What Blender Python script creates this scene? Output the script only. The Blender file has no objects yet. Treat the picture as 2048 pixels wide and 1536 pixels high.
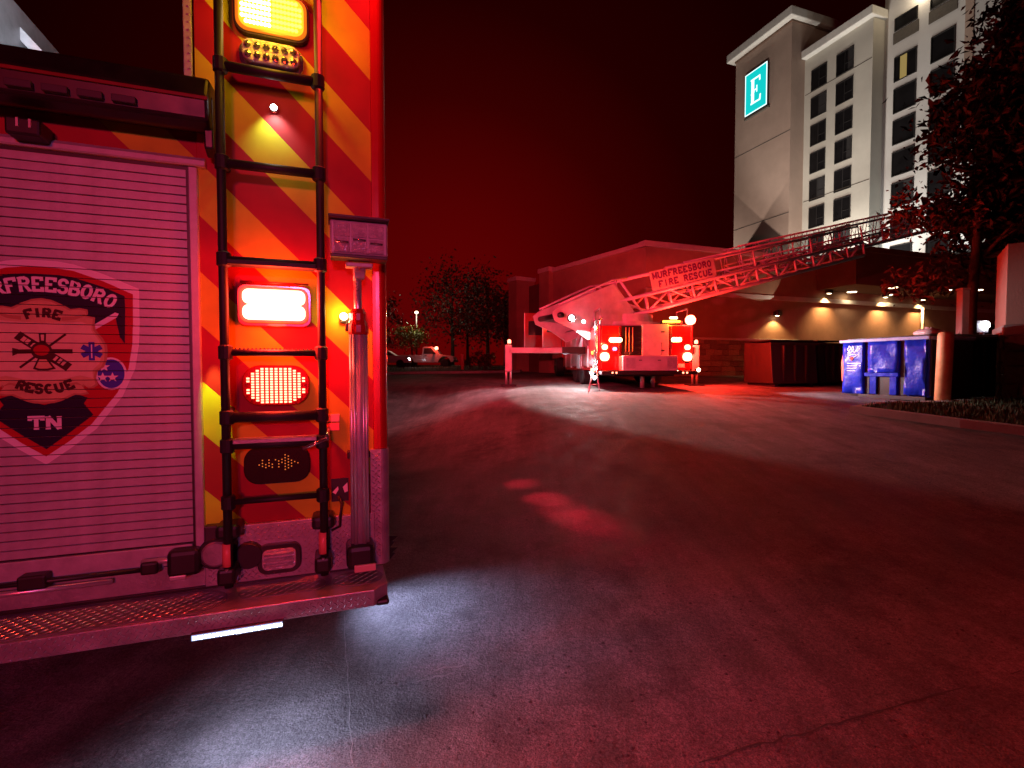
import bpy, bmesh, math, random
from mathutils import Vector, Matrix
random.seed(7)
R = math.radians
sc = bpy.context.scene
COL = sc.collection

# ------------------------------------------------------------------ camera
F, PITCH, HC = 1000.0, 0.033, 1.46
cam_d = bpy.data.cameras.new('camera'); cam = bpy.data.objects.new('camera', cam_d); COL.objects.link(cam)
cam_d.sensor_width = 36; cam_d.lens = 36 * F / 2048; cam_d.clip_start = .05; cam_d.clip_end = 2000
cam.location = (0, 0, HC); cam.rotation_euler = (math.pi / 2 - PITCH, 0, 0)
sc.camera = cam
sc.cycles.use_denoising = True
sc.cycles.max_bounces = 6; sc.cycles.diffuse_bounces = 2; sc.cycles.glossy_bounces = 3
sc.cycles.transmission_bounces = 4; sc.cycles.volume_bounces = 0
sc.cycles.sample_clamp_indirect = 3; sc.cycles.sample_clamp_direct = 0
sc.cycles.caustics_reflective = False; sc.cycles.caustics_refractive = False
sc.view_settings.view_transform = 'Standard'; sc.view_settings.look = 'None'
sc.view_settings.exposure = 0; sc.view_settings.gamma = 1

# ------------------------------------------------------------------ night sky
w = bpy.data.worlds.new('World'); sc.world = w; w.use_nodes = True
nt = w.node_tree; nt.nodes.clear()
wo = nt.nodes.new('ShaderNodeOutputWorld'); add = nt.nodes.new('ShaderNodeAddShader')
sky = nt.nodes.new('ShaderNodeTexSky'); sky.sky_type = 'NISHITA'; sky.sun_disc = False
sky.sun_elevation = R(-6); sky.sun_rotation = R(200)
b1 = nt.nodes.new('ShaderNodeBackground'); b1.inputs[1].default_value = .002
b2 = nt.nodes.new('ShaderNodeBackground'); b2.inputs[1].default_value = 1.0
tc = nt.nodes.new('ShaderNodeTexCoord'); sx = nt.nodes.new('ShaderNodeSeparateXYZ')
ramp = nt.nodes.new('ShaderNodeValToRGB')
dp = nt.nodes.new('ShaderNodeVectorMath'); dp.operation = 'DOT_PRODUCT'; gd = Vector((-.13, .98, .10)).normalized(); dp.inputs[1].default_value = gd
nt.links.new(tc.outputs['Generated'], dp.inputs[0]); nt.links.new(dp.outputs['Value'], ramp.inputs[0])
cr = ramp.color_ramp
cr.elements[0].position = 0.0; cr.elements[0].color = (.006, .0001, .0002, 1)
cr.elements[1].position = 1.0; cr.elements[1].color = (.100, .0005, .0008, 1)
for ps, vv in ((.50, .004), (.766, .007), (.866, .015), (.927, .034), (.966, .065), (.985, .085)):
    e = cr.elements.new(ps); e.color = (vv, vv*.004, vv*.006, 1)
nt.links.new(sky.outputs[0], b1.inputs[0]); nt.links.new(ramp.outputs[0], b2.inputs[0])
nt.links.new(b1.outputs[0], add.inputs[0]); nt.links.new(b2.outputs[0], add.inputs[1]); nt.links.new(add.outputs[0], wo.inputs[0])

def lamp(kind, name, loc, color, power, aim=None, parent=None, size=.1, angle=120, blend=.3, sx_=None):
    d = bpy.data.lights.new(name, kind); d.color = color; d.energy = power
    if kind == 'AREA':
        d.size = size
        if sx_: d.shape = 'RECTANGLE'; d.size = sx_[0]; d.size_y = sx_[1]
        d.spread = R(angle)
    else: d.shadow_soft_size = size
    if kind == 'SPOT': d.spot_size = R(angle); d.spot_blend = blend
    o = bpy.data.objects.new(name, d); COL.objects.link(o); o.location = loc
    if aim is not None:
        o.rotation_euler = (Vector(aim) - Vector(loc)).to_track_quat('-Z', 'Y').to_euler()
    if parent: o.parent = parent
    return o

# red beacons and a white work lamp of the vehicle parked behind the photographer
lamp('SPOT', 'beacon_light', (3.0, -15, 4.0), (1, .022, .022), 4700, (-1.6, 8, 1.9), size=.35, angle=54, blend=.9)
lamp('SPOT', 'work_lamp_light', (1.5, -6, 2.9), (.75, .26, 1), 270, (-1.0, 2.2, .8), size=.15, angle=40, blend=.9)

# ------------------------------------------------------------------ helpers
e1 = Vector((.9412, .3385, 0)); e2 = Vector((-.3385, .9412, 0))
EO = Vector((-1.747, 1.87, 0)); ERZ = math.atan2(.3385, .9412)
cp, sp = math.cos(PITCH), math.sin(PITCH)
def ray(px, py): return Vector((0, cp, -sp)) + Vector((1, 0, 0)) * ((px - 1024) / F) + Vector((0, sp, cp)) * ((768 - py) / F)
def at(px, py, Y):
    d = ray(px, py); return Vector((0, 0, HC)) + d * (Y / d.y)
def sstep(t): t = max(0, min(1, t)); return t * t * (3 - 2 * t)
PTS = [(-300, 0), (2.2, 0), (10, .75), (13, .885), (22, 1.09), (45, 1.5), (100, 1.9), (900, 2.2)]
def lin(y):
    for (a, p), (b, q) in zip(PTS, PTS[1:]):
        if y <= b: return p + (q - p) * max(0, (y - a)) / (b - a)
    return PTS[-1][1]
def g(x, y):
    s = 1.2
    z = (lin(y - s) + 2 * lin(y) + lin(y + s)) / 4
    rel = Vector((x, y, 0)) - EO
    X = rel.dot(e1); Y = rel.dot(e2)
    m = max(sstep((X - 1.35) / 4.0), sstep((Y - 8.8) / 5))
    return z * m
def gnd(px, py):
    d = ray(px, py); lo, hi = .3, 400.
    C = Vector((0, 0, HC))
    t = .5
    while t < 400:
        P = C + d * t
        if P.z < g(P.x, P.y): break
        t *= 1.01
    return Vector((P.x, P.y, g(P.x, P.y)))

class B:
    def __init__(s): s.v = []; s.f = []
    def add(s, vs, fs):
        k = len(s.v); s.v += [tuple(a) for a in vs]; s.f += [tuple(i + k for i in q) for q in fs]; return s
    def box(s, x0, x1, y0, y1, z0, z1):
        return s.add([(x0,y0,z0),(x1,y0,z0),(x1,y1,z0),(x0,y1,z0),(x0,y0,z1),(x1,y0,z1),(x1,y1,z1),(x0,y1,z1)],
                     [(0,3,2,1),(4,5,6,7),(0,1,5,4),(1,2,6,5),(2,3,7,6),(3,0,4,7)])
    def tube(s, pts, r, n=8, caps=True):
        pts = [Vector(p) for p in pts]; rr = r if isinstance(r, (list, tuple)) else [r] * len(pts)
        vs = []; fs = []; up = None
        for i, p in enumerate(pts):
            d = (pts[min(i+1, len(pts)-1)] - pts[max(i-1, 0)]).normalized()
            a = up if up is not None else (Vector((0,0,1)) if abs(d.z) < .9 else Vector((1,0,0)))
            x = d.cross(a).normalized(); y = d.cross(x).normalized(); up = -y if False else a
            for k in range(n):
                t = 2*math.pi*k/n; vs.append(p + (x*math.cos(t) + y*math.sin(t))*rr[i])
        for i in range(len(pts)-1):
            for k in range(n):
                fs.append((i*n+k, i*n+(k+1)%n, (i+1)*n+(k+1)%n, (i+1)*n+k))
        if caps: fs += [tuple(range(n-1,-1,-1)), tuple(range((len(pts)-1)*n, len(pts)*n))]
        return s.add(vs, fs)
    def prism(s, poly, y0, y1, axis='y'):
        n = len(poly)
        if axis == 'y': vs = [(a, y0, b) for a, b in poly] + [(a, y1, b) for a, b in poly]
        elif axis == 'z': vs = [(a, b, y0) for a, b in poly] + [(a, b, y1) for a, b in poly]
        else: vs = [(y0, a, b) for a, b in poly] + [(y1, a, b) for a, b in poly]
        fs = [tuple(range(n)), tuple(range(2*n-1, n-1, -1))] + [(i, i+n, (i+1)%n+n, (i+1)%n) for i in range(n)]
        return s.add(vs, fs)
    def lathe(s, prof, n=20, c=(0,0,0), axis='z'):
        vs = []; fs = []
        for r, h in prof:
            for k in range(n):
                t = 2*math.pi*k/n; a, b = r*math.cos(t), r*math.sin(t)
                vs.append({'z': (c[0]+a, c[1]+b, c[2]+h), 'y': (c[0]+a, c[1]+h, c[2]+b), 'x': (c[0]+h, c[1]+a, c[2]+b)}[axis])
        for i in range(len(prof)-1):
            for k in range(n): fs.append((i*n+k, i*n+(k+1)%n, (i+1)*n+(k+1)%n, (i+1)*n+k))
        fs += [tuple(range(n-1,-1,-1)), tuple(range((len(prof)-1)*n, len(prof)*n))]
        return s.add(vs, fs)
    def build(s, name, mat, parent=None, bevel=0, smooth=False, seg=2, loc=None, rz=None):
        me = bpy.data.meshes.new(name); me.from_pydata(s.v, [], s.f)
        bm = bmesh.new(); bm.from_mesh(me)
        bmesh.ops.recalc_face_normals(bm, faces=bm.faces)
        if bevel: bmesh.ops.bevel(bm, geom=list(bm.edges), offset=bevel, segments=seg, profile=.5, affect='EDGES', clamp_overlap=True)
        bm.to_mesh(me); bm.free()
        if smooth:
            for p in me.polygons: p.use_smooth = True
        me.materials.append(M[mat] if isinstance(mat, str) else mat)
        o = bpy.data.objects.new(name, me); COL.objects.link(o)
        if parent: o.parent = parent
        if loc is not None: o.location = loc
        if rz is not None: o.rotation_euler = (0, 0, rz)
        return o
def box(name, mat, parent, *a, bevel=0): return B().box(*a).build(name, mat, parent, bevel)
def tube(name, mat, parent, pts, r, n=10): return B().tube(pts, r, n).build(name, mat, parent, smooth=True)
def rrect(cx, cz, w_, h_, r, n=5):
    out = []
    for sx_, sz, a0 in ((1,1,0),(-1,1,90),(-1,-1,180),(1,-1,270)):
        for k in range(n+1):
            t = R(a0 + 90*k/n); out.append((cx+sx_*(w_/2-r)+r*math.cos(t), cz+sz*(h_/2-r)+r*math.sin(t)))
    return out
def tag(o, label, cat, group=None):
    o['label'] = label; o['category'] = cat
    if group: o['group'] = group
    return o
def struct(o, kind='structure'): o['kind'] = kind; return o
def thing(name, label, cat, loc=(0,0,0), rz=0, group=None):
    o = bpy.data.objects.new(name, None); COL.objects.link(o); o.empty_display_size = .2
    o.location = loc; o.rotation_euler = (0, 0, rz); return tag(o, label, cat, group)
def dup(o, name, parent, loc=None, rot=None, scale=None):
    c = o.copy(); c.name = name; COL.objects.link(c); c.parent = parent
    if loc is not None: c.location = loc
    if rot is not None: c.rotation_euler = rot
    if scale is not None: c.scale = scale
    return c

# ------------------------------------------------------------------ materials
M = {}
def mat(name, col, rough=.5, metal=0, var=0, vscale=8, bump=0, bscale=60, coat=0, emit=None, estr=0, spec=.5):
    m = bpy.data.materials.new(name); m.use_nodes = True; t = m.node_tree; p = t.nodes['Principled BSDF']
    p.inputs['Base Color'].default_value = (*col, 1); p.inputs['Roughness'].default_value = rough
    p.inputs['Metallic'].default_value = metal; p.inputs['Specular IOR Level'].default_value = spec
    if coat: p.inputs['Coat Weight'].default_value = coat; p.inputs['Coat Roughness'].default_value = .08
    if emit: p.inputs['Emission Color'].default_value = (*emit, 1); p.inputs['Emission Strength'].default_value = estr
    tcn = t.nodes.new('ShaderNodeTexCoord')
    if var:
        n = t.nodes.new('ShaderNodeTexNoise'); n.inputs['Scale'].default_value = vscale; n.inputs['Detail'].default_value = 6; n.inputs['Roughness'].default_value = .65
        t.links.new(tcn.outputs['Object'], n.inputs['Vector'])
        mr = t.nodes.new('ShaderNodeMapRange'); mr.inputs[1].default_value = .3; mr.inputs[2].default_value = .7
        mr.inputs[3].default_value = 1-var; mr.inputs[4].default_value = 1+var*.6; t.links.new(n.outputs[0], mr.inputs[0])
        mx = t.nodes.new('ShaderNodeMix'); mx.data_type = 'RGBA'; mx.blend_type = 'MULTIPLY'; mx.inputs[0].default_value = 1
        mx.inputs[6].default_value = (*col, 1); t.links.new(mr.outputs[0], mx.inputs[7]); t.links.new(mx.outputs[2], p.inputs['Base Color'])
        mr2 = t.nodes.new('ShaderNodeMapRange'); mr2.inputs[3].default_value = max(.03, rough-.12); mr2.inputs[4].default_value = min(1, rough+.15)
        t.links.new(n.outputs[0], mr2.inputs[0]); t.links.new(mr2.outputs[0], p.inputs['Roughness'])
    if bump:
        n = t.nodes.new('ShaderNodeTexNoise'); n.inputs['Scale'].default_value = bscale; n.inputs['Detail'].default_value = 4
        t.links.new(tcn.outputs['Object'], n.inputs['Vector'])
        b = t.nodes.new('ShaderNodeBump'); b.inputs['Strength'].default_value = bump; b.inputs['Distance'].default_value = .02
        t.links.new(n.outputs[0], b.inputs['Height']); t.links.new(b.outputs[0], p.inputs['Normal'])
    M[name] = m; return m
def emi(name, col, s): return mat(name, (.02,.02,.02), .3, emit=col, estr=s)
mat('red_paint', (.40, .008, .012), .22, var=.12, vscale=5, coat=.6)
mat('red_dark', (.22, .006, .008), .35, var=.2, coat=.3)
mat('aluminium', (.40, .39, .41), .45, .2, var=.22, vscale=14, bump=.05, bscale=120)
mat('bare_metal', (.62, .62, .63), .3, .6, var=.12)
mat('chrome', (.7, .7, .72), .12, .9)
mat('diamond', (.36, .35, .37), .36, .45, var=.28, vscale=10, bump=.08, bscale=90)
mat('tread', (.20, .19, .19), .45, .2, var=.25, vscale=16)
mat('tread_glint', (.80, .78, .78), .22, .5)  # pale base colour stands in for glints on the raised dashes
mat('rubber', (.016, .015, .016), .55, var=.3, vscale=20, spec=.4)
mat('black', (.012, .011, .012), .4, var=.2)
mat('black_gloss', (.012, .010, .011), .18)
mat('dark_plastic', (.03, .025, .027), .45, var=.25)
mat('hood', (.009, .004, .005), .38, var=.35, vscale=9)
mat('navy', (.012, .008, .03), .4, spec=.12)
mat('print_red', (.42, .012, .02), .4, spec=.12)
mat('print_white', (.72, .70, .72), .4)
mat('gold', (.58, .38, .16), .45, var=.18, vscale=18)
mat('gold_light', (.68, .52, .30), .45, var=.12, vscale=18)
mat('gold_dark', (.40, .19, .07), .45)
mat('print_brown', (.06, .015, .012), .45, spec=.12)
mat('print_blue', (.05, .05, .42), .4, spec=.12)
mat('white_paint', (.74, .73, .73), .35, var=.1, vscale=4, coat=.2)
mat('truck_white', (.50, .47, .48), .4, var=.25, vscale=3)
mat('glass', (.05, .05, .055), .06, spec=.8)
mat('lens_clear', (.50, .47, .48), .12, .2, var=.25, vscale=45, bump=.4, bscale=110)
mat('lens_red', (.30, .004, .004), .15, coat=.5)
mat('tire', (.02, .02, .02), .8, var=.3, vscale=20)
mat('reflector', (.75, .45, .35), .3)
mat('hydrant_tape', (.8, .2, .16), .35)
emi('amber_led', (1, .50, .035), 7); emi('amber_dim', (1, .36, .015), 2.2); emi('amber_hot', (1, .70, .28), 16)
emi('red_hot', (1, .10, .055), 26); emi('red_led', (1, .16, .09), 9); emi('red_glow', (1, .012, .004), 1.6)
emi('amber_bloom', (1, .20, .008), .9); emi('red_bloom', (1, .045, .01), 2.6); emi('strip_halo', (.45, .56, 1), 1.1); emi('white_led', (.86, .92, 1), 18); emi('white_hot', (.95, .97, 1), 30); emi('arrow_led', (1, .22, .04), .9)
emi('sign_teal', (.0, .62, .60), 1.0); emi('sign_white', (.75, 1, .98), 1.6); emi('warm_lamp', (1, .80, .48), 14)
emi('room_lit', (1, .70, .22), .28); emi('yellow_led', (1, .80, .25), 22); emi('violet_led', (.7, .25, 1), 5)
mat('stucco_tan', (.40, .29, .235), .85, var=.10, vscale=.6, bump=.25, bscale=14)
mat('stucco_cream', (.52, .50, .44), .85, var=.09, vscale=.5, bump=.25, bscale=14)
mat('stucco_white', (.56, .55, .53), .85, var=.08, vscale=.5, bump=.25, bscale=14)
mat('cornice', (.66, .65, .61), .7, var=.12, vscale=2)
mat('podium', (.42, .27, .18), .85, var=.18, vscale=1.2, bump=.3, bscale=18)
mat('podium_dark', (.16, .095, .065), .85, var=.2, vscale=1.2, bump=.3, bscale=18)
mat('joint', (.10, .085, .07), .9, var=.3)
for i, c in enumerate([(.36,.29,.21), (.30,.23,.165), (.42,.34,.25), (.25,.20,.15)]):
    mat('stone%d' % i, c, .9, var=.35, vscale=5, bump=.6, bscale=16)
mat('window_glass', (.010, .009, .010), .3, spec=.15, var=.3, vscale=1.5)
mat('window_frame', (.022, .02, .02), .5)
mat('curtain', (.020, .018, .019), .8, var=.3, vscale=5)
mat('blue_steel', (.010, .030, .52), .30, var=.35, vscale=5, bump=.9, bscale=5, spec=.22)
mat('blue_rim', (.30, .36, .66), .45, var=.25, vscale=6)
mat('brown_steel', (.018, .008, .006), .6, var=.4, vscale=4)
mat('black_steel', (.014, .013, .018), .5, var=.4, vscale=4)
mat('bollard', (.78, .42, .20), .5, var=.25, vscale=5)
mat('red_lit_pocket', (.55, .09, .03), .5, var=.2)  # red lamp light on the pocket is put into its colour
mat('bag', (.62, .55, .58), .4, var=.2, vscale=12, bump=.8, bscale=12)
mat('bark', (.05, .032, .024), .9, var=.4, vscale=10, bump=.8, bscale=25)
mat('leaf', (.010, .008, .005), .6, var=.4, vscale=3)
mat('leaf_red_lit', (.085, .035, .025), .6, var=.4, vscale=3)  # red glow of the lamps put into the leaf colour
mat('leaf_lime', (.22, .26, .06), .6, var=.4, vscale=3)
mat('concrete', (.30, .28, .27), .85, var=.25, vscale=2.5, bump=.35, bscale=40)
mat('grass', (.045, .06, .022), .9, var=.5, vscale=3)
mat('tar', (.055, .05, .05), .6, var=.3, vscale=9)
mat('chalk', (.28, .26, .26), .9, var=.5, vscale=30)

# asphalt
m = bpy.data.materials.new('asphalt'); m.use_nodes = True; M['asphalt'] = m; t = m.node_tree; p = t.nodes['Principled BSDF']
tcn = t.nodes.new('ShaderNodeTexCoord')
def noise(sc_, det=5, rough=.6):
    n = t.nodes.new('ShaderNodeTexNoise'); n.inputs['Scale'].default_value = sc_; n.inputs['Detail'].default_value = det; n.inputs['Roughness'].default_value = rough
    t.links.new(tcn.outputs['Object'], n.inputs['Vector']); return n
n1, n2, n3 = noise(.35, 6), noise(3.5, 6, .7), noise(160, 3, .7)
vor = t.nodes.new('ShaderNodeTexVoronoi'); vor.inputs['Scale'].default_value = 95; t.links.new(tcn.outputs['Object'], vor.inputs['Vector'])
def ramp2(n, lo, hi, a=.35, b=.65, out=0):
    r_ = t.nodes.new('ShaderNodeMapRange'); r_.inputs[1].default_value = a; r_.inputs[2].default_value = b
    r_.inputs[3].default_value = lo; r_.inputs[4].default_value = hi; t.links.new(n.outputs[out], r_.inputs[0]); return r_
def mul(a, b):
    k = t.nodes.new('ShaderNodeMath'); k.operation = 'MULTIPLY'; t.links.new(a.outputs[0], k.inputs[0]); t.links.new(b.outputs[0], k.inputs[1]); return k
mpp = t.nodes.new('ShaderNodeMapping'); mpp.inputs['Scale'].default_value = (2.6, .22, 1); mpp.inputs['Rotation'].default_value = (0, 0, .35); t.links.new(tcn.outputs['Object'], mpp.inputs['Vector'])
nst = t.nodes.new('ShaderNodeTexNoise'); nst.inputs['Scale'].default_value = 1.6; nst.inputs['Detail'].default_value = 6; nst.inputs['Roughness'].default_value = .7; t.links.new(mpp.outputs[0], nst.inputs['Vector'])
val = mul(mul(mul(ramp2(n1, .55, 1.4), ramp2(n2, .7, 1.25)), mul(ramp2(nst, .75, 1.2), ramp2(noise(1.1, 7, .75), .45, 1.12, .33, .50))), mul(ramp2(n3, .5, 1.5), ramp2(noise(52, 4, .75), .62, 1.35)))
sc1 = t.nodes.new('ShaderNodeVectorMath'); sc1.operation = 'SCALE'; sc1.inputs[0].default_value = (.150, .138, .142); t.links.new(val.outputs[0], sc1.inputs['Scale'])
t.links.new(sc1.outputs[0], p.inputs['Base Color']); p.inputs['Roughness'].default_value = .78
rr = ramp2(n2, .62, .9); t.links.new(rr.outputs[0], p.inputs['Roughness'])
bm1 = t.nodes.new('ShaderNodeBump'); bm1.inputs['Strength'].default_value = .7; bm1.inputs['Distance'].default_value = .006; t.links.new(vor.outputs['Distance'], bm1.inputs['Height'])
bm2 = t.nodes.new('ShaderNodeBump'); bm2.inputs['Strength'].default_value = .9; bm2.inputs['Distance'].default_value = .02; n4 = noise(38, 5, .7)
t.links.new(n4.outputs[0], bm2.inputs['Height']); t.links.new(bm1.outputs[0], bm2.inputs['Normal']); t.links.new(bm2.outputs[0], p.inputs['Normal'])

# chevron sheeting: red and lime stripes that meet at the centre line of the rear
m = bpy.data.materials.new('chevron'); m.use_nodes = True; M['chevron'] = m; t = m.node_tree; p = t.nodes['Principled BSDF']
tcn = t.nodes.new('ShaderNodeTexCoord'); s = t.nodes.new('ShaderNodeSeparateXYZ'); t.links.new(tcn.outputs['Object'], s.inputs[0])
def mth(op, a, b=None):
    k = t.nodes.new('ShaderNodeMath'); k.operation = op
    for i, q in enumerate((a, b)):
        if q is None: continue
        if isinstance(q, (int, float)): k.inputs[i].default_value = q
        else: t.links.new(q, k.inputs[i])
    return k.outputs[0]
st = mth('LESS_THAN', mth('FRACT', mth('DIVIDE', mth('ADD', mth('ADD', mth('ABSOLUTE', s.outputs['X']), s.outputs['Z']), -3.478 + 4.45), .445)), .4876)
mx = t.nodes.new('ShaderNodeMix'); mx.data_type = 'RGBA'; t.links.new(st, mx.inputs[0])
mx.inputs[6].default_value = (.35, .006, .014, 1); mx.inputs[7].default_value = (.55, .50, .010, 1)
n = t.nodes.new('ShaderNodeTexNoise'); n.inputs['Scale'].default_value = 6; n.inputs['Detail'].default_value = 6; t.links.new(tcn.outputs['Object'], n.inputs['Vector'])
mr = t.nodes.new('ShaderNodeMapRange'); mr.inputs[1].default_value = .3; mr.inputs[2].default_value = .7; mr.inputs[3].default_value = .74; mr.inputs[4].default_value = 1.08; t.links.new(n.outputs[0], mr.inputs[0])
mx2 = t.nodes.new('ShaderNodeMix'); mx2.data_type = 'RGBA'; mx2.blend_type = 'MULTIPLY'; mx2.inputs[0].default_value = 1
t.links.new(mx.outputs[2], mx2.inputs[6]); t.links.new(mr.outputs[0], mx2.inputs[7]); t.links.new(mx2.outputs[2], p.inputs['Base Color'])
p.inputs['Roughness'].default_value = .58; p.inputs['Specular IOR Level'].default_value = .3

# ------------------------------------------------------------------ ground
def axis_pts(lo, hi, near, fine):
    out = [0.0]; s_ = fine
    x = 0
    while x < hi: x += s_ if x < near else s_ * (1 + (x - near) * .12); out.append(x)
    x = 0
    while x > lo: x -= s_ if -x < near else s_ * (1 + (-x - near) * .12); out.append(x)
    return sorted(set(out))
xs = axis_pts(-160, 160, 14, .5); ys = axis_pts(-40, 210, 24, .5)
gv = [(x, y, g(x, y)) for y in ys for x in xs]; nx = len(xs)
gf = [(j*nx+i, j*nx+i+1, (j+1)*nx+i+1, (j+1)*nx+i) for j in range(len(ys)-1) for i in range(nx-1)]
o = B().add(gv, gf).build('parking_lot', 'asphalt', smooth=True); struct(o)
def sheet(name, mt, pts, lift=.004):
    o = B().add([(p_.x, p_.y, p_.z + lift) for p_ in pts], [tuple(range(len(pts)))]).build(name, mt); return struct(o)
def strip(name, mt, pxs, wid, lift=.004):
    P = [gnd(*q) for q in pxs]; vs = []; fs = []
    for i, a in enumerate(P):
        d = (P[min(i+1, len(P)-1)] - P[max(0, i-1)]).normalized(); nrm = Vector((-d.y, d.x, 0))
        wv = wid * (.6 + .8 * random.random())
        for k in (-1, 1):
            q = a + nrm * wv * k; vs.append((q.x, q.y, g(q.x, q.y) + lift))
    for i in range(len(P)-1): fs.append((2*i, 2*i+1, 2*i+3, 2*i+2))
    return struct(B().add(vs, fs).build(name, mt))
def jit(a, b, n, amp):
    return [(a[0]+(b[0]-a[0])*k/n + random.uniform(-amp, amp), a[1]+(b[1]-a[1])*k/n + random.uniform(-amp, amp)*.5) for k in range(n+1)]
strip('crack', 'tar', jit((1400, 1530), (2044, 1345), 26, 6), .0032); strip('crack', 'tar', jit((1690, 1432), (1760, 1470), 14, 4), .0022)
strip('pavement_seam', 'chalk', jit((690, 1230), (705, 1535), 14, 3), .0016)
strip('tire_scuff', 'chalk', jit((822, 1358), (930, 1332), 8, 3), .004)
strip('tire_scuff', 'chalk', jit((825, 1368), (900, 1352), 8, 3), .003)

# kerbed islands
def island(pxs, kerb_name, top_name, h=.13, wk=.16, label=None):
    P = [gnd(*q) for q in pxs]; n = len(P); c = sum(P, Vector()) / n
    inn = [a + (c - a).normalized() * wk for a in P]
    vs = [(a.x, a.y, a.z - .05) for a in P] + [(a.x, a.y, a.z + h) for a in P] + [(a.x, a.y, a.z + h) for a in inn] + [(a.x, a.y, a.z + h - .05) for a in inn]
    fs = []
    for k in range(3):
        for i in range(n): j = (i+1) % n; fs.append((k*n+i, k*n+j, (k+1)*n+j, (k+1)*n+i))
    struct(B().add(vs, fs).build(kerb_name, 'concrete'))
    o = struct(B().add([(a.x, a.y, a.z + h - .03) for a in inn], [tuple(range(n))]).build(top_name, 'grass'))
    return inn, h
def grass_on(poly, h, n, name, hgt=.09):
    xs_ = [p_.x for p_ in poly]; ys_ = [p_.y for p_ in poly]; vs = []; fs = []
    def inside(x, y):
        c_ = False
        for i in range(len(poly)):
            a, b = poly[i], poly[i-1]
            if (a.y > y) != (b.y > y) and x < (b.x-a.x)*(y-a.y)/(b.y-a.y)+a.x: c_ = not c_
        return c_
    k = 0
    while k < n:
        x = random.uniform(min(xs_), max(xs_)); y = random.uniform(min(ys_), max(ys_))
        if not inside(x, y): k += .2; continue
        z = g(x, y) + h - .04; a = random.uniform(0, 6.28); hh = hgt * random.uniform(.5, 1.4); wv = .012
        dx, dy = math.cos(a)*wv, math.sin(a)*wv; lx, ly = random.uniform(-.04, .04), random.uniform(-.04, .04)
        i = len(vs); vs += [(x-dx, y-dy, z), (x+dx, y+dy, z), (x+lx, y+ly, z+hh)]; fs.append((i, i+1, i+2)); k += 1
    o = B().add(vs, fs).build(name, 'grass'); struct(o, 'stuff'); o['label'] = 'short dark grass growing on the kerbed verge'; o['category'] = 'grass'
isl, hh = island([(1700, 826), (1800, 841), (1920, 856), (2048, 872), (2330, 908), (2420, 812), (2150, 806), (2003, 808), (1880, 815), (1760, 818)], 'kerb', 'verge')
grass_on(isl, hh, 9000, 'verge_grass')
isl2, hh = island([(700, 751), (850, 748), (960, 747), (1040, 745), (1060, 737), (900, 733), (700, 731)], 'kerb', 'verge')
grass_on(isl2, hh, 3000, 'verge_grass', .2)

# ------------------------------------------------------------------ slab letters (flat print)
def arc(cx, cy, rx, ry, a0, a1, n=8): return [(cx+rx*math.cos(R(a0+(a1-a0)*k/n)), cy+ry*math.sin(R(a0+(a1-a0)*k/n))) for k in range(n+1)]
GL = {
 'M': ([[(.08,0),(.08,1)], [(.08,1),(.5,.25),(.92,1)], [(.92,1),(.92,0)]], [(.08,0),(.92,0),(.0,1),(1,1)]),
 'U': ([[(.1,1),(.1,.35)] + arc(.5,.35,.4,.3,180,360) + [(.9,1)]], [(.1,1),(.9,1)]),
 'R': ([[(.12,0),(.12,1)], [(.12,.93),(.5,.93)] + arc(.5,.72,.36,.21,90,-90) + [(.12,.51)], [(.5,.5),(.9,.03)]], [(.12,0),(.1,1),(.9,0)]),
 'F': ([[(.15,0),(.15,1)], [(.1,.93),(.92,.93),(.92,.72)], [(.15,.5),(.65,.5)]], [(.15,0)]),
 'E': ([[(.15,0),(.15,1)], [(.05,.93),(.9,.93),(.9,.72)], [(.05,.07),(.92,.07),(.92,.3)], [(.15,.5),(.65,.5)]], []),
 'S': ([[(.88,.72)] + arc(.5,.72,.36,.23,10,180) + arc(.5,.72,.36,.23,190,262,4) + arc(.5,.28,.38,.23,82,-90) + arc(.5,.28,.38,.23,-100,-170,5)], []),
 'B': ([[(.12,0),(.12,1)], [(.05,.93),(.5,.93)] + arc(.5,.73,.32,.2,90,-90) + [(.12,.53)], [(.3,.5),(.55,.5)] + arc(.55,.28,.35,.22,90,-90) + [(.05,.06)]], []),
 'O': ([arc(.5,.5,.4,.43,0,360,18)], []),
 'I': ([[(.5,0),(.5,1)]], [(.5,0),(.5,1)]),
 'C': ([arc(.52,.5,.4,.43,45,315,14)], []),
 'T': ([[(.5,0),(.5,1)], [(.06,.7),(.06,.93),(.94,.93),(.94,.7)]], [(.5,0)]),
 'N': ([[(.1,0),(.1,1)], [(.1,1),(.9,0)], [(.9,0),(.9,1)]], [(.1,0),(.05,1),(.9,1)]),
}
DEP = [0]
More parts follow.
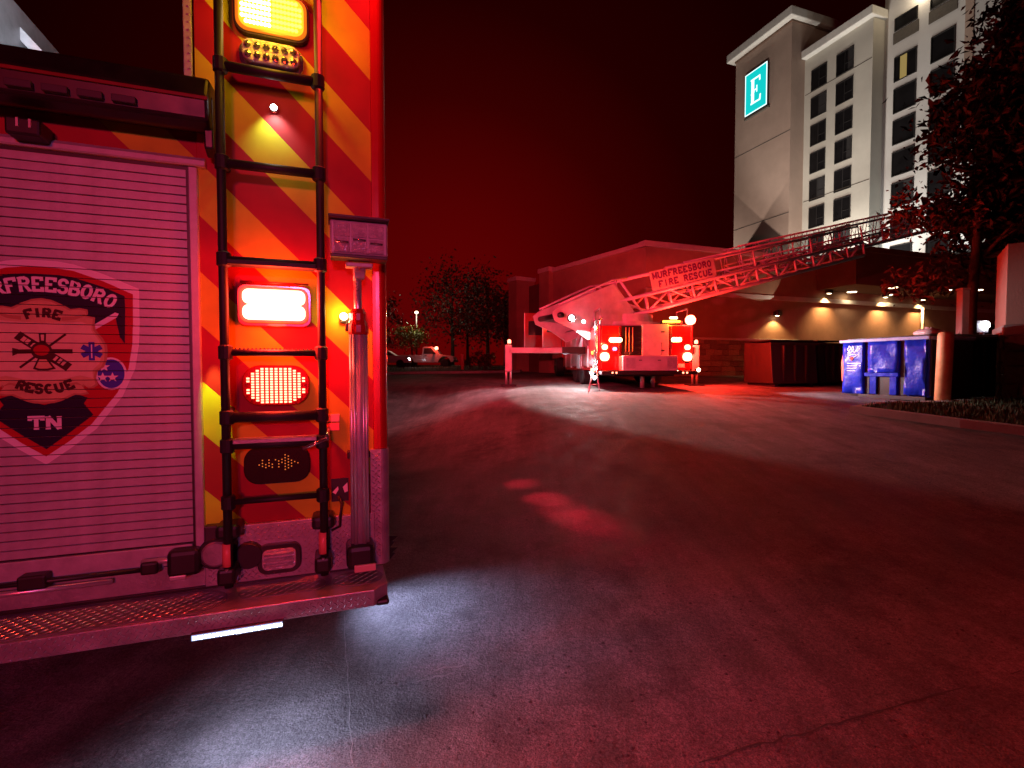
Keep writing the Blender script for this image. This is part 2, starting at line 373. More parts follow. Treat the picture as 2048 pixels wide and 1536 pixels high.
def stroke(b, pts, wid, tf, y):
    """pts in glyph space -> tf -> plane (x,z); quads of constant width"""
    P = [tf(*q) for q in pts]
    DEP[0] = (DEP[0] + 1) % 40; yy = y - DEP[0]*.00001
    L = []; Rr = []
    for i, a in enumerate(P):
        def nrm(u, v_):
            dx, dz = v_[0]-u[0], v_[1]-u[1]; l = math.hypot(dx, dz) or 1; return (-dz/l, dx/l)
        if i == 0: nv = nrm(P[0], P[1]); k = 1
        elif i == len(P)-1: nv = nrm(P[-2], P[-1]); k = 1
        else:
            n1_, n2_ = nrm(P[i-1], a), nrm(a, P[i+1]); nv = (n1_[0]+n2_[0], n1_[1]+n2_[1]); l = math.hypot(*nv) or 1
            nv = (nv[0]/l, nv[1]/l); k = min(1.6, 1/max(.3, nv[0]*n1_[0]+nv[1]*n1_[1]))
        L.append((a[0]+nv[0]*wid/2*k, yy, a[1]+nv[1]*wid/2*k)); Rr.append((a[0]-nv[0]*wid/2*k, yy, a[1]-nv[1]*wid/2*k))
    n_ = len(P); b.add(L+Rr, [(i, i+1, n_+i+1, n_+i) for i in range(n_-1)])
def letter(b, ch, tf, scale, y, wt=.2):
    strokes, ser = GL[ch]
    for s_ in strokes: stroke(b, s_, wt*scale, tf, y)
    for (sx_, sz) in ser: stroke(b, [(sx_-.19, abs(sz-.06)), (sx_+.19, abs(sz-.06))], .13*scale, tf, y)
def text(b, s_, x, z, wch, h, y, gap=.25, rot=0, wt=.2):
    """straight text from x on a line rising by rot"""
    c, s2 = math.cos(rot), math.sin(rot)
    for i, ch in enumerate(s_):
        if ch == ' ': continue
        ox = i*wch*(1+gap)
        letter(b, ch, lambda u, v_, ox=ox: (x+c*(ox+u*wch)-s2*v_*h, z+s2*(ox+u*wch)+c*v_*h), h, y, wt)
def arctext(b, s_, cx, cz, rad, pos, wch, h, y, down=False, wt=.2):
    """letters centred at x positions pos on a circle of radius rad about (cx,cz)"""
    for ch, px in zip(s_, pos):
        a = math.asin(max(-1, min(1, (px-cx)/rad)))
        if down: ox, oz, rt = px, cz - rad*math.cos(a), a
        else: ox, oz, rt = px, cz + rad*math.cos(a), -a
        c, s2 = math.cos(rt), math.sin(rt)
        letter(b, ch, lambda u, v_: (ox+c*(u-.5)*wch-s2*(v_-.5)*h, oz+s2*(u-.5)*wch+c*(v_-.5)*h), h, y, wt)

# ================================================================== FIRE ENGINE (foreground)
ENG = thing('fire_engine', 'red fire engine seen from behind, with lime chevrons and a roller door', 'fire engine', EO, ERZ)
# rear wall to the right of the roller door and its mirror image
for sgn in (1, -1):
    a, b_ = sorted((sgn*.507, sgn*1.186))
    box('chevron_panel', 'chevron', ENG, a, b_, 0, .05, .80, 3.3, bevel=.002)
    # rounded red corner post
    prof = [(1.186, .05), (1.186, -.012), (1.20, -.014)] + [(1.215+.035*math.sin(R(t_)), .02-.035*math.cos(R(t_))) for t_ in range(0, 91, 15)] + [(1.25, .30), (1.2, .30)]
    B().prism([(sgn*x, y) for x, y in prof], 1.09, 3.3, 'z').build('corner_post', 'red_paint', ENG)
    prof2 = [(1.17, .05), (1.17, -.018), (1.20, -.018)] + [(1.217+.037*math.sin(R(t_)), .018-.037*math.cos(R(t_))) for t_ in range(0, 91, 15)] + [(1.254, .30), (1.2, .30)]
    B().prism([(sgn*x, y) for x, y in prof2], .56, 1.088, 'z').build('corner_guard', 'diamond', ENG)
    a, b_ = sorted((sgn*.47, sgn*.50))
    box('bulkhead_edge', 'aluminium', ENG, a, b_, -.006, 4.0, 2.50, 3.3, bevel=.003)
    a, b_ = sorted((sgn*1.2, sgn*1.249))
    box('body_side', 'red_paint', ENG, a, b_, .3, 5.0, .60, 3.3, bevel=.004)
for k in range(24):   # rivets along the bulkhead edge
    z = 2.56 + k*.03
    B().lathe([(.0045, -.007), (.0035, -.010), (.001, -.011)], 6, (.492, 0, z), 'y').build('rivet', 'bare_metal', ENG)
box('header_panel', 'chevron', ENG, -.507, .507, .004, .05, 2.30, 2.56)
# hose bed
box('hose_bed_floor', 'red_dark', ENG, -.47, .47, .06, 4.0, 2.44, 2.5)
box('hose_bed_wall', 'red_dark', ENG, -1.2, 1.2, 4.0, 4.1, 2.4, 3.3)
hb = B()
for k in range(7): hb.tube([(-.38+k*.125, .5, 2.55), (-.38+k*.125, 3.8, 2.55)], .055, 8)
hb.build('hose_load', 'dark_plastic', ENG, smooth=True)
cv = B().add([(-.378, 1.0, 3.096), (-.60, 1.0, 3.352), (-1.18, 1.0, 3.352), (-1.18, 1.0, 3.07)] , [(0,1,2,3)])
cv2 = B().prism([(-.378, 3.096), (-.60, 3.352), (-.66, 3.352), (-.43, 3.085)], .96, 2.4).build('cover_rib', 'aluminium', ENG, .004)
B().prism([(-.44, 3.088), (-.665, 3.350), (-1.18, 3.350), (-1.18, 3.07)], 1.04, 2.3).build('cover_panel', 'bare_metal', ENG, .004)
box('cover_brace', 'aluminium', ENG, -.80, -.50, .98, 1.03, 3.11, 3.15, bevel=.004)
box('cover_brace', 'aluminium', ENG, -.62, -.59, .97, 1.03, 3.16, 3.30, bevel=.004)
lamp('SPOT', 'hose_bed_light', (-.35, .2, 3.05), (.86, .9, 1), 45, (-.7, 1.0, 3.2), ENG, size=.03, angle=70, blend=.5)
# hood with traffic advisor above the door
hd = B().prism([(-.18, 2.47), (-.145, 2.555), (0, 2.575), (0, 2.40), (-.10, 2.372), (-.165, 2.385)], -.565, .585, 'x').build('hood', 'hood', ENG, .012)
B().prism([(-.12, 2.50), (0, 2.52), (0, 2.33), (-.05, 2.29), (-.10, 2.31)], .555, .588, 'x').build('hood_bracket', 'hood', ENG, .006)
box('hood_lip', 'red_dark', ENG, -.565, .585, -.186, -.176, 2.455, 2.468, bevel=.002)
for k in range(8):
    x = -.36 + k*.098
    box('arrow_module', 'dark_plastic', hd, x-.036, x+.036, -.190, -.165, 2.40, 2.424, bevel=.002)
box('camera_housing', 'black', ENG, -.05, .05, -.10, 0, 2.275, 2.335, bevel=.008)
for x in (-.015, .02): box('camera_bracket', 'bare_metal', ENG, x, x+.007, -.105, -.099, 2.30, 2.33)

# roller door
DOOR = box('roller_door', 'black', ENG, -.476, .476, .012, .03, .70, 2.262)
PITCHZ = .035; ztop = 2.252
slat_b = B().prism([(.010, -.0165), (-.0040, -.0165), (-.0065, -.0145), (-.0065, .0140), (-.0040, .0160), (.010, .0160)], -.470, .470, 'x')
sl0 = None; grooves = []
z = ztop - .0175; k = 0
while z > .745:
    if sl0 is None: sl0 = slat_b.build('slat', 'aluminium', DOOR); sl0.location = (0, 0, z)
    else: dup(sl0, 'slat', DOOR, (0, random.uniform(-.0006, .0006), z))
    grooves.append(z - .01745); z -= PITCHZ; k += 1
zb = z + .0175
B().prism([(.03, 2.262), (-.022, 2.262), (-.026, 2.268), (-.026, 2.285), (-.012, 2.30), (.03, 2.312)], -.53, .54, 'x').build('door_header', 'aluminium', ENG)
box('door_seal', 'black', ENG, -.478, .478, -.008, .02, 2.248, 2.262)
for sgn in (1, -1):
    a, b_ = sorted((sgn*.480, sgn*.512)); box('door_track', 'aluminium', ENG, a, b_, -.020, .03, .69, 2.260, bevel=.004)
    a, b_ = sorted((sgn*.470, sgn*.480)); box('track_seal', 'black', ENG, a, b_, -.009, .02, .69, 2.26)
box('bottom_rail', 'aluminium', DOOR, -.468, .468, -.012, .01, .66, zb-.006, bevel=.004)
box('sill_panel', 'diamond', ENG, -.53, .51, -.004, .04, .56, .655, bevel=.002)
tube('lift_bar', 'black', DOOR, [(-.47, -.045, .668), (.36, -.045, .668)], .009)
tube('lift_bar', 'bare_metal', DOOR, [(.30, -.040, .695), (.465, -.040, .695)], .012)
tube('lift_bar', 'bare_metal', DOOR, [(-.46, -.030, .632), (.20, -.030, .632)], .010)
box('bar_latch', 'black', DOOR, -.075, .010, -.065, -.010, .645, .698, bevel=.008)
box('bar_clamp', 'black', DOOR, .30, .36, -.065, -.005, .65, .70, bevel=.01)
box('bar_clamp', 'black', DOOR, .39, .505, -.075, -.005, .63, .735, bevel=.018)
box('bar_clamp', 'bare_metal', DOOR, .40, .46, -.080, -.070, .622, .640, bevel=.004)

# ---- department shield printed across the slats
EMB = []
def cut(o):
    bm = bmesh.new(); bm.from_mesh(o.data)
    zs = [v_.co.z for v_ in bm.verts]; lo, hi = min(zs), max(zs)
    for gz in grooves:
        for q in (gz-.0014, gz+.0014):
            if lo < q < hi: bmesh.ops.bisect_plane(bm, geom=list(bm.verts)+list(bm.edges)+list(bm.faces), plane_co=(0,0,q), plane_no=(0,0,1))
    kill = [f_ for f_ in bm.faces if any(abs(f_.calc_center_median().z-gz) < .00135 for gz in grooves)]
    bmesh.ops.delete(bm, geom=kill, context='FACES'); bm.to_mesh(o.data); bm.free(); return o
def flat(name, mt, poly, lay, parent):
    yy = -.0076 - lay*.0004
    bm_ = B().add([(x, yy, z_) for x, z_ in poly], [tuple(range(len(poly)))])
    return cut(bm_.build(name, mt, parent))
def mirror(h): return h + [(-x, z_) for x, z_ in reversed(h) if abs(x) > 1e-4]
SH = flat('department_shield', 'print_white', mirror([(0,1.857),(.05,1.856),(.10,1.848),(.19,1.818),(.304,1.767),(.304,1.636),(.300,1.55),(.286,1.457),(.243,1.349),(.157,1.225),(.08,1.158),(0,1.096)]), 0, DOOR)
SH['label'] = 'fire department shield with a gold badge printed across the slats'
flat('red_field', 'print_red', mirror([(0,1.831),(.05,1.830),(.10,1.823),(.19,1.790),(.284,1.745),(.282,1.636),(.278,1.55),(.264,1.457),(.226,1.362),(.142,1.244),(.07,1.180),(0,1.127)]), 1, SH)
flat('name_band', 'navy', mirror([(0,1.806),(.05,1.805),(.094,1.800),(.19,1.768),(.257,1.736),(.258,1.685),(.254,1.552),(.238,1.58),(.226,1.655),(.19,1.64),(.16,1.60),(0,1.56)]), 2, SH)
flat('lower_field', 'navy', [(-.132,1.345),(-.094,1.361),(-.049,1.336),(0,1.32),(.049,1.336),(.094,1.361),(.132,1.345),(.119,1.323),(.148,1.279),(.075,1.215),(.002,1.154),(-.075,1.215),(-.148,1.279),(-.119,1.323)], 3, SH)
for sgn in (1, -1): flat('axe', 'print_white', [(sgn*x, z_) for x, z_ in [(.15,1.60),(.16,1.625),(.225,1.672),(.237,1.668),(.232,1.655),(.17,1.602)]], 4, SH)
for sgn in (1, -1): flat('axe_blade', 'print_red', [(sgn*x, z_) for x, z_ in [(.155,1.60),(.226,1.650),(.238,1.585),(.235,1.55),(.20,1.53),(.165,1.56)]], 4.5, SH)
badge = [(0,1.717),(.03,1.712),(.06,1.697),(.087,1.680),(.115,1.685),(.139,1.680),(.141,1.665),(.137,1.656),(.162,1.651),(.160,1.625),(.163,1.604),(.185,1.57),(.197,1.545),(.199,1.52),(.195,1.485),(.186,1.462),(.165,1.445),(.160,1.42),(.165,1.392),(.152,1.382),(.135,1.381),(.125,1.392),(.120,1.385),(.137,1.360),(.115,1.355),(.094,1.357),(.05,1.333),(.03,1.327),(0,1.325)]
flat('gold_edge', 'gold_dark', mirror(badge), 5, SH)
inner = [(x*.955, 1.521+(z_-1.521)*.962) for x, z_ in badge]
flat('gold_badge', 'gold', mirror(inner), 6, SH)
flat('gold_center', 'gold_light', mirror([(0,1.625),(.06,1.628),(.12,1.632),(.150,1.62),(.150,1.60),(.172,1.565),(.182,1.52),(.172,1.475),(.150,1.45),(.150,1.42),(.11,1.43),(.05,1.415),(0,1.412)]), 7, SH)
for sgn in (1, -1):
    flat('badge_shade', 'gold_dark', [(sgn*x, z_) for x, z_ in [(.06,1.635),(.10,1.640),(.135,1.657),(.128,1.662),(.095,1.652),(.06,1.650)]], 8, SH)
    flat('badge_shade', 'gold_dark', [(sgn*x, z_) for x, z_ in [(.075,1.40),(.10,1.405),(.128,1.385),(.115,1.392),(.095,1.397),(.075,1.388)]], 8, SH)
def letters(name, mt, fn, lay, parent):
    b = B(); fn(b, -.0076 - lay*.0004); return cut(b.build(name, mt, parent))
murf = 'MURFREESBORO'
posx = [-.205,-.166,-.124,-.086,-.047,-.009,.030,.067,.103,.139,.176,.212]
letters('lettering', 'print_white', lambda b, y: arctext(b, murf, 0.004, 1.768-.44, .44, posx, .032, .054, y, wt=.20), 9, SH)
letters('lettering', 'print_brown', lambda b, y: arctext(b, 'FIRE', 0.004, 1.663-.14, .14, [-.038,-.012,.016,.046], .023, .034, y, wt=.30), 9, SH)
letters('lettering', 'print_brown', lambda b, y: arctext(b, 'RESCUE', 0.004, 1.380+.18, .18, [-.066,-.041,-.014,.015,.046,.076], .023, .034, y, down=True, wt=.30), 9, SH)
letters('lettering', 'print_white', lambda b, y: text(b, 'TN', -.046, 1.229, .042, .048, y, gap=.24, wt=.28), 9, SH)
def circ(cx, cz, r, n=24, ry=None): return [(cx+r*math.cos(2*math.pi*k/n), cz+(ry or r)*math.sin(2*math.pi*k/n)) for k in range(n)]
def star(cx, cz, r, r2, n=5, a0=90): return [(cx+(r if k % 2 == 0 else r2)*math.cos(R(a0+k*180/n)), cz+(r if k % 2 == 0 else r2)*math.sin(R(a0+k*180/n))) for k in range(2*n)]
# fire service scramble in the middle
def bar(cx, cz, l, wd, a):
    c, s2 = math.cos(R(a)), math.sin(R(a)); return [(cx+c*u-s2*v_, cz+s2*u+c*v_) for u, v_ in ((-l,-wd),(l,-wd),(l,wd),(-l,wd))]
flat('ladder_mark', 'print_brown', bar(-.032,1.548,.052,.016,-38), 8.2, SH); flat('ladder_mark', 'print_brown', bar(.045,1.485,.042,.016,-38), 8.2, SH)
for t_ in (-.066, -.052, -.030): flat('ladder_gap', 'gold_light', bar(-.002+t_*.79, 1.524-t_*.61, .006, .009, -38), 8.5, SH)
for t_ in (.045, .060, .074): flat('ladder_gap', 'gold_light', bar(.003+t_*.79, 1.521-t_*.61, .0045, .009, -38), 8.5, SH)
flat('axe_mark', 'print_brown', bar(.048,1.521,.042,.008,0), 8.3, SH); flat('axe_mark', 'print_brown', bar(-.05,1.519,.03,.008,2), 8.3, SH)
flat('axe_mark', 'print_brown', [(-.088,1.532),(-.070,1.527),(-.070,1.512),(-.088,1.502)], 8.4, SH)
flat('pike_mark', 'print_brown', bar(.035,1.553,.048,.004,42), 8.3, SH); flat('pike_mark', 'print_brown', bar(-.038,1.486,.040,.004,42), 8.3, SH)
flat('horn_mark', 'print_brown', [(-.010,1.588),(.012,1.588),(.010,1.545),(-.008,1.545)], 8.3, SH); flat('horn_gap', 'gold_light', [(-.004,1.582),(.006,1.582),(.005,1.560),(-.003,1.560)], 8.5, SH)
flat('bell_mark', 'print_brown', [(-.014,1.495),(.014,1.495),(.038,1.455),(.015,1.449),(-.015,1.449),(-.030,1.455)], 8.35, SH); flat('bell_gap', 'gold', [(-.010,1.490),(.010,1.490),(.028,1.460),(.012,1.456),(-.012,1.456),(-.022,1.460)], 8.6, SH)
flat('helmet_mark', 'print_brown', circ(-.003,1.522,.032), 8.7, SH); flat('helmet_mark', 'print_red', circ(-.003,1.524,.024,20,.020), 8.9, SH)
for a in (90, 30, -30): flat('star_of_life', 'print_blue', bar(.149,1.522,.035,.0095,a), 8+a*.002+.3, SH)
flat('staff_mark', 'print_white', bar(.149,1.522,.026,.002,90), 9.4, SH)
for sgn in (1, -1):
    flat('roundel_edge', 'print_white', [(x, z_) for x, z_ in circ(sgn*.208,1.436,.050,28,.063)], 3.4, SH)
    flat('roundel', 'print_blue', [(x, z_) for x, z_ in circ(sgn*.208,1.436,.043,28,.056)], 4.6, SH)
    for (x, z_) in ((.212,1.422),(.181,1.422),(.186,1.462)): flat('roundel_star', 'print_white', star(sgn*x, z_, .020, .008), 4.9, SH)

# ---- folding access ladder on the rear
LAD = tube('access_ladder', 'rubber', ENG, [(.615, -.12, .585), (.615, -.12, 1.9), (.615, -.12, 3.3)], .0165)
tube('rail', 'rubber', LAD, [(.972, -.12, .585), (.972, -.12, 3.3)], .0165)
for z_, r_ in ((2.995, .017), (2.625, .019), (2.254, .018), (1.882, .015), (1.519, .014), (1.262, .021), (1.150, .016), (.925, .012)):
    rg = tube('rung', 'rubber', LAD, [(.615, -.12, z_), (.972, -.12, z_)], r_)
    for x in (.618, .969): B().lathe([(.018, -.030), (.026, -.024), (.026, .024), (.018, .030)], 12, (x, -.12, z_)).build('socket', 'rubber', rg, smooth=False)
tooth = B()
for k in range(22): tooth.lathe([(.006, 0), (.003, .008)], 5, (.64+k*.0145, -.12, 1.530))
tooth.build('rung_grip', 'rubber', LAD)
box('rung_tread', 'diamond', LAD, .640, .948, -.145, -.085, 1.158, 1.176, bevel=.003)
box('rung_tread', 'rubber', LAD, .632, .955, -.150, -.080, 1.862, 1.880, bevel=.003)
for x, zt in ((.612, .716), (.968, .723)):
    tube('reflective_sleeve', 'hydrant_tape', LAD, [(x, -.12, zt-.045), (x, -.12, zt+.045)], .019)
    tube('hinge_pin', 'bare_metal', LAD, [(x, -.142, .615), (x, -.142, .665)], .006)
    box('hinge_block', 'black', LAD, x-.035, x+.03, -.15, -.01, .60, .665, bevel=.012)
    box('ladder_mount', 'black', LAD, x-.045, x+.045, -.12, -.0, .775, .83, bevel=.015)
for x, z_ in ((.615, 2.27), (.615, 1.285), (.972, 2.62)):
    tube('standoff', 'black', LAD, [(x, -.12, z_), (x, 0, z_)], .014)
B().lathe([(.060, -.05), (.066, -.04), (.066, -.02)], 22, (.556, 0, .700), 'y').build('hose_cap', 'rubber', ENG)
B().lathe([(.045, -.056), (.052, -.05), (.052, -.02)], 22, (.556, 0, .700), 'y').build('cap_face', 'diamond', ENG)
B().lathe([(.05, -.05), (.056, -.04), (.056, -.02)], 20, (.675, 0, .675), 'y').build('hose_cap', 'rubber', ENG)
box('switch_box', 'dark_plastic', ENG, .515, .575, -.045, 0, .74, .815, bevel=.006)

# ---- lamps on the rear
def bezel(name, cx, cz, w_, h_, r_, mt='black', y0=-.022, parent=ENG): return B().prism(rrect(cx, cz, w_, h_, r_), y0, 0).build(name, mt, parent, .004)
am = bezel('amber_warning_lamp', .793, 2.912, .285, .185, .05, 'dark_plastic', -.03)
am['label'] = 'lit amber LED warning lamp high on the rear'
B().prism(rrect(.793, 2.912, .268, .170, .044), -.040, -.03).build('bloom_rim', 'amber_bloom', am, .005)  # rim made to glow, imitates bloom around the amber lens
B().prism(rrect(.793, 2.912, .245, .150, .040), -.045, -.03).build('lens', 'amber_dim', am, .006)
for nm, x0, x1, mt in (('hot_cells', .680, .790, 'amber_hot'), ('lit_cells', .796, .906, 'amber_led')):
    dots = B()
    for i in range(8):
        for j in range(6):
            x = x0+.006 + i*(x1-x0-.012)/7; zc = 2.858+j*.0215
            if (x < .695 or x > .892) and j in (0, 5): continue
            dots.lathe([(.0078, -.0455), (.006, -.050), (.002, -.0515)], 7, (x, 0, zc), 'y')
    dots.build(nm, mt, am)['kind'] = 'stuff'
lamp('POINT', 'amber_spill', (.79, -.16, 2.88), (1, .50, .015), 4.2, None, ENG, size=.05)
cl = bezel('clear_lamp', .790, 2.742, .245, .115, .045, 'chrome', -.02)
B().prism(rrect(.790, 2.745, .215, .090, .036), -.055, -.02).build('lens', 'lens_clear', cl, .014)
bz = B()
for i in range(6):
    for j in range(2): bz.lathe([(.014, -.058), (.010, -.064), (.003, -.067)], 10, (.705+i*.034, 0, 2.725+j*.038), 'y')
bz.build('reflector_cups', 'chrome', cl)['kind'] = 'stuff'
B().prism(rrect(.790, 2.678, .27, .02, .01), -.04, -.0).build('lower_trim', 'chrome', cl, .004)
mk = B().lathe([(.020, 0), (.020, -.008), (.014, -.016)], 16, (.794, 0, 2.545), 'y').build('marker_lamp', 'chrome', ENG, smooth=True)
B().lathe([(.013, -.016), (.010, -.022), (.003, -.025)], 14, (.794, 0, 2.545), 'y').build('lens', 'white_hot', mk)
lamp('SPOT', 'marker_light', (.794, -.055, 2.545), (.85, 1, .85), 2.4, (.80, .03, 2.34), ENG, size=.01, angle=95, blend=.8)
fl = bezel('red_warning_lamp', .788, 1.718, .285, .175, .035, 'lens_red', -.03)
fl['label'] = 'blazing red warning lamp between the ladder rails'
for zz in (1.752, 1.688): B().prism(rrect(.788, zz, .238, .062, .024), -.055, -.03).build('lens', 'red_hot', fl, .008)
B().prism(rrect(.788, 1.720, .262, .150, .032), -.046, -.03).build('bloom_rim', 'red_bloom', fl, .006)  # glowing rim stands in for bloom around the red lens
tube('lamp_hood', 'red_dark', fl, [(.66, -.03, 1.812), (.92, -.03, 1.812)], .006)
lamp('AREA', 'warning_light', (.788, -.075, 1.72), (1, .02, .015), 60, (1.4, -1, 1.3), ENG, sx_=(.24, .12), angle=175)
lamp('POINT', 'warning_spill', (.788, -.10, 1.80), (1, .03, .006), 7.5, None, ENG, size=.05)
lamp('POINT', 'warning_spill', (.788, -.10, 1.62), (1, .03, .006), 7.5, None, ENG, size=.05)
stp = bezel('stop_lamp', .788, 1.384, .262, .172, .07, 'lens_red', -.020)
stp['label'] = 'oval red stop lamp with a lit grid of dots'
dots = B(); ncol = 13
for i in range(ncol):
    x = .788 + (i-6)*.0178
    half = .070 if abs(i-6) < 4 else (.062 if abs(i-6) == 4 else (.050 if abs(i-6) == 5 else .030))
    nn = int(half*2/.0105)
    for j in range(nn+1):
        if abs(i-6) == 6 and abs(j-nn/2) < 1: continue
        zc = 1.384 - half + j*(2*half/nn)
        dots.add([(x-.0056, -.0245, zc-.0036), (x+.0056, -.0245, zc-.0036), (x+.0056, -.0245, zc+.0036), (x-.0056, -.0245, zc+.0036), (x, -.027, zc)], [(0,1,4),(1,2,4),(2,3,4),(3,0,4)])
dots.build('led_grid', 'red_led', stp)['kind'] = 'stuff'
lamp('AREA', 'stop_light', (.788, -.05, 1.384), (1, .05, .02), 1.6, (.788, -1, 1.36), ENG, sx_=(.2, .11), angle=170)
arw = bezel('turn_lamp', .788, 1.046, .258, .160, .06, 'black_gloss', -.022)
arw['label'] = 'dark turn signal lamp with a dim arrow of dots'
dots = B()
for i in range(13):
    for j in range(-4, 5):
        x = .718 + i*.0125; zc = 1.050 + j*.0125 + (i % 2)*.006
        ok = (i < 8 and abs(j) <= 1) or (8 <= i and abs(j) <= (12-i)*.9)
        if ok and random.random() < .8: dots.lathe([(.0026, -.0240), (.0016, -.0262)], 6, (x, 0, zc), 'y')
dots.build('led_grid', 'arrow_led', arw)['kind'] = 'stuff'
# lower diamond plate
LP = box('lower_plate', 'diamond', ENG, .512, 1.185, -.022, .05, .56, .80, bevel=.003)
box('lower_plate', 'diamond', ENG, -1.185, -.512, -.022, .05, .56, .80, bevel=.003)
for zc, hh_, mt_ in ((1.718, .175, 'red_led'), (1.384, .172, 'lens_red'), (1.046, .16, 'black_gloss'), (2.912, .185, 'amber_dim')):
    lz_ = bezel('rear_lamp', -.788, zc, .28, hh_, .05, 'dark_plastic', -.03); B().prism(rrect(-.788, zc, .24, hh_-.05, .035), -.05, -.03).build('lens', mt_, lz_, .006)
rv = bezel('reversing_lamp', .792, .650, .170, .128, .040, 'black', -.046)
B().prism(rrect(.792, .650, .132, .088, .024), -.056, -.046).build('lens', 'lens_clear', rv, .006)
for zz in (.628, .652, .676): tube('lens_rib', 'lens_clear', rv, [(.735, -.057, zz), (.849, -.057, zz)], .007)
# small fittings right of the ladder
for zz, mt in ((1.237, 'reflector'), (1.198, 'hydrant_tape')): box('marker_reflector', mt, ENG, .985, 1.040, -.012, 0, zz-.017, zz+.017, bevel=.002)
lbl = box('warning_label', 'black', ENG, 1.002, 1.075, -.0025, 0, .862, .965)
B().prism([(1.006, .905), (1.030, .930), (1.032, .915), (1.020, .895)], -.0036, -.0026).build('label_print', 'print_white', lbl)
B().prism([(1.050, .925), (1.070, .945), (1.072, .905), (1.058, .900)], -.0036, -.0026).build('label_print', 'print_white', lbl)
tube('latch_lever', 'chrome', ENG, [(.895, -.15, 1.128), (.985, -.15, 1.165)], .008)
tube('latch_pivot', 'chrome', ENG, [(.985, -.15, 1.165), (.99, -.05, 1.19), (.99, 0, 1.19)], .011)
tube('cable', 'rubber', ENG, [(1.03, -.02, .89), (1.045, -.04, .86), (1.038, -.05, .81), (1.035, -.04, .76), (1.0, -.04, .745)], .006)
yl = box('side_marker', 'dark_plastic', ENG, 1.045, 1.09, -.02, 0, 1.655, 1.70, bevel=.006)
B().lathe([(.017, -.02), (.015, -.03), (.005, -.034)], 14, (1.062, 0, 1.685), 'y').build('lens', 'yellow_led', yl)
lamp('POINT', 'side_marker_light', (1.055, -.055, 1.69), (1, .74, .2), .55, None, ENG, size=.015)
# lamp low beside the door that shines on the lime stripe
lamp('SPOT', 'ladder_step_light', (.556, -.075, 1.60), (.62, 1, .12), 16, (.556, .0, 1.33), ENG, size=.012, angle=23, blend=.3)

# ---- telescoping scene light
PL = tube('light_mast', 'aluminium', ENG, [(1.118, -.095, .69), (1.118, -.095, 1.64)], .030, 16)
for dx, dy in ((-.030, -.012), (.030, -.012), (0, .03), (-.018, -.026), (.018, -.026)):
    tube('mast_rib', 'bare_metal', PL, [(1.118+dx, -.095+dy, .70), (1.118+dx, -.095+dy, 1.62)], .0085)
tube('inner_mast', 'bare_metal', PL, [(1.118, -.095, 1.60), (1.118, -.095, 1.835)], .017, 14)
B().lathe([(.040, -.04), (.044, -.03), (.044, .0), (.036, .02), (.036, .05), (.028, .07)], 14, (1.118, -.095, 1.64)).build('mast_collar', 'red_paint', PL)
box('collar_clamp', 'dark_plastic', PL, 1.066, 1.10, -.11, -.06, 1.615, 1.65, bevel=.006)
box('mast_foot', 'black', PL, 1.06, 1.175, -.16, -.02, .60, .70, bevel=.02)
box('foot_plate', 'reflector', PL, 1.09, 1.178, -.175, -.16, .595, .625, bevel=.004)
box('mast_bracket', 'black', PL, 1.07, 1.165, -.06, 0, 1.06, 1.09, bevel=.004)
tube('knuckle', 'aluminium', PL, [(1.112, -.10, 1.83), (1.112, -.10, 1.885)], .013)
tube('knuckle', 'aluminium', PL, [(1.135, -.10, 1.845), (1.14, -.10, 1.885)], .013)
B().lathe([(.020, -.02), (.020, .02)], 14, (1.125, -.10, 1.855), 'x').build('knuckle_pin', 'bare_metal', PL)
box('head_base', 'aluminium', PL, 1.07, 1.18, -.125, -.075, 1.885, 1.905, bevel=.004)
HD = box('lamp_head', 'aluminium', PL, 1.008, 1.238, -.17, -.06, 1.925, 2.065, bevel=.008)
box('lamp_visor', 'dark_plastic', PL, 1.003, 1.243, -.205, -.06, 2.066, 2.078, bevel=.003)
box('lamp_shelf', 'dark_plastic', PL, 1.010, 1.236, -.185, -.10, 1.910, 1.924, bevel=.003)
for i in range(3):
    x = 1.022 + i*.068
    for j in range(2): box('lamp_window', 'lens_clear', PL, x, x+.064, -.176, -.1705, 1.934+j*.063, 1.992+j*.063, bevel=.002)
    tube('tube_lamp', 'chrome', PL, [(x+.008, -.180, 1.975+.012*(i % 2)), (x+.058, -.180, 1.973+.012*(i % 2))], .005)
for x in (1.0885, 1.1565): box('window_bar', 'aluminium', PL, x-.0025, x+.0025, -.182, -.1705, 1.932, 2.056)

